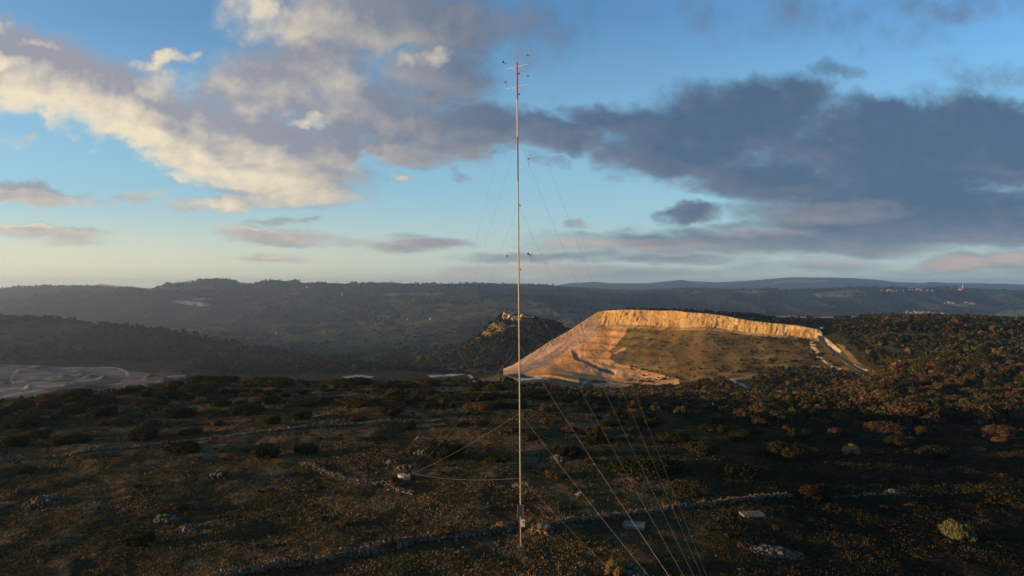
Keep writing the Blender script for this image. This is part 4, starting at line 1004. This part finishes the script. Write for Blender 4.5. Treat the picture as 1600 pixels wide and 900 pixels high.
# anchor block and slabs
def slab(name, px, py, s, rz, label, cat, mat=m_conc, extra=None):
    p = hit(px, py, 60); e = empty(name, (p.x, p.y, gz(p.x, p.y)), rz); v, f = box((0, 0, s[2]/2-.05), s, 0, 0, .03)
    r_ = np.random.default_rng(int(px)); v = v+r_.normal(0, .010, v.shape); link('concrete_body', mesh_np('concrete_body', v, f), mat, e); tag(e, label, cat)
    return e
e = slab('anchor_block', 631, 748, (2.5, 1.3, .65), math.atan2(-2.4, 1.6), 'sunlit concrete anchor block holding the guy wires', 'anchor block')
v, f = tube([(1.3, .3, .6), (1.5, .4, 1.0), (1.55, .45, 1.1)], [.06, .06, .05], 6); link('wire_shackle', mesh_np('wire_shackle', v, f), m_galv, e)
m_slab = simple('pale_slab', (0.10, 0.095, 0.08), 0.35, 1.5, 0.95, 0.1, 0, .5)
e = slab('concrete_slab', 991, 824, (3.1, 2.3, .55), -.25, 'pale concrete slab with a sunken hatch below the wall, nearest the mast', 'concrete slab', m_slab)
v, f = box((.5, -1.15, .28), (.9, .05, .32)); link('hatch', mesh_np('hatch', v, f), simple('dark_hatch', (.09,.085,.08)), e)
e = slab('concrete_slab', 1175, 806, (3.4, 1.9, .4), .12, 'low pale concrete slab further along the wall towards the dark reddish bush', 'concrete slab', m_slab)
v, f = box((-.4, -.2, .40), (1.2, .7, .08)); link('cover_plate', mesh_np('cover_plate', v, f), m_slab, e)
# posts
for px, py, h_, lb in ((1114, 643, 3.2, 'thin pale post at the wood edge left of the russet bushes'), (1410, 657, 3.0, 'thin pale post standing before the russet wood')):
    p = hit(px, py, 100); v, f = join([tube([(0, 0, -.1), (0, 0, h_)], [.11, .09], 6), tube([(-.25, 0, h_-.25), (.25, 0, h_-.25)], [.04, .04], 6)])
    tag(link('utility_post', mesh_np('utility_post', v, f), m_white), lb, 'post').location = (p.x, p.y, gz(p.x, p.y))

# ------------------------------------------------------------------ rock outcrop and ruin on the dark hill
m_rock = m_stone
def outcrop():
    r_ = np.random.default_rng(91); P, S = [], []
    for x, zt in ((788,491),(792,492),(797,493),(802,493.5),(806,495),(810,494),(815,493),(819,495),(825,495.5),(830,495),(836,496),(842,498),(848,500)):
        for k in range(12 if x < 825 else 6):
            px = x+r_.uniform(-2.5, 2.5); py = zt+r_.uniform(0, 6.5); d = 1274-r_.uniform(0, 6); P.append(((px-HX)/F*d, d, CAMZ-(py-HY)/F*d)); S.append(r_.uniform(1.8, 3.6) if x < 825 else r_.uniform(1.0, 2.0))
    for k in range(4): P.append(((788-HX)/F*1272+r_.uniform(-.6, .6), 1272, CAMZ-(490.5+k*1.5-HY)/F*1272)); S.append(1.8)
    o = stone_obj('rock_outcrop', P, S, 92, (0.80,0.54,0.33), True); tag(o, 'sunlit orange crag like a ruined wall crowning the dark wooded hill', 'crag')
outcrop()

# ------------------------------------------------------------------ far buildings, masts, a van
m_wall_ = simple('whitewashed_wall', (0.20, 0.19, 0.165), .1, .2); m_roof = simple('clay_tile_roof', (0.16, 0.09, 0.06), .2, .5)
def gable(w, l, h, rh):
    v = np.array([(-w,-l,0),(w,-l,0),(w,l,0),(-w,l,0),(-w,-l,h),(w,-l,h),(w,l,h),(-w,l,h),(0,-l,h+rh),(0,l,h+rh)], float)
    wl = np.array([(0,1,5),(0,5,4),(1,2,6),(1,6,5),(2,3,7),(2,7,6),(3,0,4),(3,4,7),(4,5,8),(7,9,6)])
    o = .12*w; rv = np.array([(-w-o,-l-o,h-.1),(0,-l-o,h+rh+.15),(0,l+o,h+rh+.15),(-w-o,l+o,h-.1),(w+o,-l-o,h-.1),(w+o,l+o,h-.1)]); rf = np.array([(0,1,2,3),(1,4,5,2)])
    return v, wl, rv, rf
GB = gable(1, 1.5, 1.1, .5)
hw = mesh_np('wall', GB[0], GB[1]); hw.materials.append(m_wall_); hr = mesh_np('roof', GB[2], GB[3]); hr.materials.append(m_roof)
def house(px, py, s, label, group=None, rz=None, dmin=1200):
    p = hit(px, py, dmin); e = empty('far_house', (p.x, p.y, p.z-.3), rz if rz is not None else random.uniform(0, 3)); e.scale = (s, s, s)
    link('wall', hw, None, e); link('roof', hr, None, e); tag(e, label, 'house', group)
house(432, 523, 5, 'white farmhouse in the green valley field', None, .5); house(437, 522.5, 3.5, 'small white barn beside the valley farmhouse', None, 1.2)
house(638, 500, 5, 'lone white house on the terrace before the far ridge', None, .3); house(673, 499.5, 4, 'little white house right of the terrace house', None, .8)
house(642, 459, 6, 'white house beside the bright meadow on the far ridge', None, .2); house(480, 450, 7, 'white house high on the far ridge slope', None, .9)
house(686, 565, 2.6, 'small white hut at the foot of the dark wooded hill', None, .4, 700); house(745, 571, 2.4, 'small shed by the track below the dark wooded hill', None, 1.0, 700)
hr_ = random.Random(4)
for i in range(46):
    t = hr_.random(); px = 1418+72*t+hr_.gauss(0, 3); py = 487+9*t+hr_.gauss(0, 1.6); house(px, py, hr_.uniform(3, 5.5), 'pale house in the far valley town', 'houses of the valley town')
for i in range(16):
    px = hr_.uniform(1375, 1460); house(px, 455+hr_.gauss(0, .5), hr_.uniform(4, 7), 'pale house of the village along the far ridge', 'houses of the ridge village')
for i in range(8):
    px = hr_.uniform(1470, 1510); house(px, 474+hr_.gauss(0, .8), hr_.uniform(3.5, 6), 'pale farm building on the far slope below the ridge village', 'far slope farm buildings')
house(1436, 453.5, 9, 'large white hall at the end of the ridge village', None, 1.4)
def pylon(px, py, hpx, label, dmin=5000, mat=m_galv, w=2.6):
    p = hit(px, py, dmin); H = hpx/F*p.y; ps = []
    for sx_, sy_ in ((-1,-1),(1,-1),(1,1),(-1,1)): ps.append(tube([(sx_*w, sy_*w, -4), (sx_*w*.3, sy_*w*.3, H)], [w*.26, w*.2], 6))
    for k in range(5): z = H*(k+.5)/5; q = w*(1-.7*z/H); ps += [tube([(-q, -q, z), (q, -q, z+H/9)], [w*.12]*2, 6), tube([(q, q, z), (-q, q, z+H/9)], [w*.12]*2, 6)]
    ps.append(tube([(-w*2.2, 0, H*.86), (w*2.2, 0, H*.86)], [w*.16]*2, 6)); v, f = join(ps)
    tag(link('lattice_tower', mesh_np('lattice_tower', v, f), mat), label, 'tower').location = p
pylon(280, 441, 5.5, 'lattice tower on the long flat far ridge, west of its summit'); pylon(527, 443.5, 5.5, 'lattice tower on the far ridge behind the valley fields'); pylon(625, 444.5, 7, 'tallest lattice tower on the low part of the far ridge')
p = hit(535, 463, 3000)
v, f = join([tube([(0,0,-2),(0,0,18)], [4.5,3.6], 12), tube([(0,0,18),(0,0,24)], [6,5.2], 12)]); tag(link('water_tower', mesh_np('water_tower', v, f), m_wall_), 'pale round water tower standing on the ridge terrace', 'tower').location = p
p = hit(1501, 453.5, 3500); e = empty('church', (p.x, p.y, p.z-1), .3); e.scale = (9, 9, 9)
link('nave', hw, m_wall_, e); link('roof', hr, m_roof, e)
v, f = box((1.6, -1.2, 2.2), (1.1, 1.1, 4.6)); link('bell_tower', mesh_np('bell_tower', v, f), m_wall_, e)
v = np.array([(1.0,-1.8,4.5),(2.2,-1.8,4.5),(2.2,-.6,4.5),(1.0,-.6,4.5),(1.6,-1.2,6.0)]); f = np.array([(0,1,4),(1,2,4),(2,3,4),(3,0,4)]); link('spire', mesh_np('spire', v, f), m_wall_, e)
tag(e, 'sunlit church with a tall pointed tower on the far ridge', 'church')
# van where the road reaches the tableland
p = hit(1284, 516, 480); e = empty('parked_van', (p.x, p.y, p.z+.55), .2); m_glass = simple('dark_glass', (.03,.04,.05), .1, 3, .15, .5)
v, f = box((0, 0, 1.35), (2.0, 4.6, 1.7), 0, 0, .18); link('body', mesh_np('body', v, f), m_white, e)
v, f = box((0, -2.31, 1.7), (1.7, .06, .6), 0, -.15); link('windscreen', mesh_np('windscreen', v, f), m_glass, e)
for sx_ in (-1, 1):
    for sy_ in (-1.4, 1.4):
        v, f = tube([(sx_*.8, sy_, .36), (sx_*1.02, sy_, .36)], [.36, .36], 12); link('wheel', mesh_np('wheel', v, f), m_black, e)
    v, f = box((sx_*.75, -2.33, .95), (.3, .04, .2)); link('headlight', mesh_np('headlight', v, f), m_glass, e)
tag(e, 'white van at the top of the road cutting', 'van')

# ------------------------------------------------------------------ the air: one closed box of even haze
HAZE = 7.0e-5
def haze():
    bm = bmesh.new(); bmesh.ops.create_cube(bm, size=1.0)
    zb = float(Z_.min())-1.0-20; zt = max(75.0, float(Z_.max())+5)
    bmesh.ops.scale(bm, vec=(56000, 20200, zt-zb), verts=bm.verts); bmesh.ops.translate(bm, vec=(0, 9500, (zt+zb)/2), verts=bm.verts)
    me = bpy.data.meshes.new('haze'); bm.to_mesh(me); bm.free()
    m = bpy.data.materials.new('haze'); m.use_nodes = True; t = m.node_tree; t.nodes.clear()
    o = t.nodes.new('ShaderNodeOutputMaterial'); v = t.nodes.new('ShaderNodeVolumePrincipled'); t.links.new(v.outputs[0], o.inputs['Volume'])
    v.inputs['Color'].default_value = (0.66, 0.84, 1.0, 1); v.inputs['Density'].default_value = HAZE; v.inputs['Anisotropy'].default_value = 0.6
    m.cycles.homogeneous_volume = True
    tag(link('haze', me, m), 'thin blue grey haze over the valley and far hills', None, None, 'stuff')
haze()
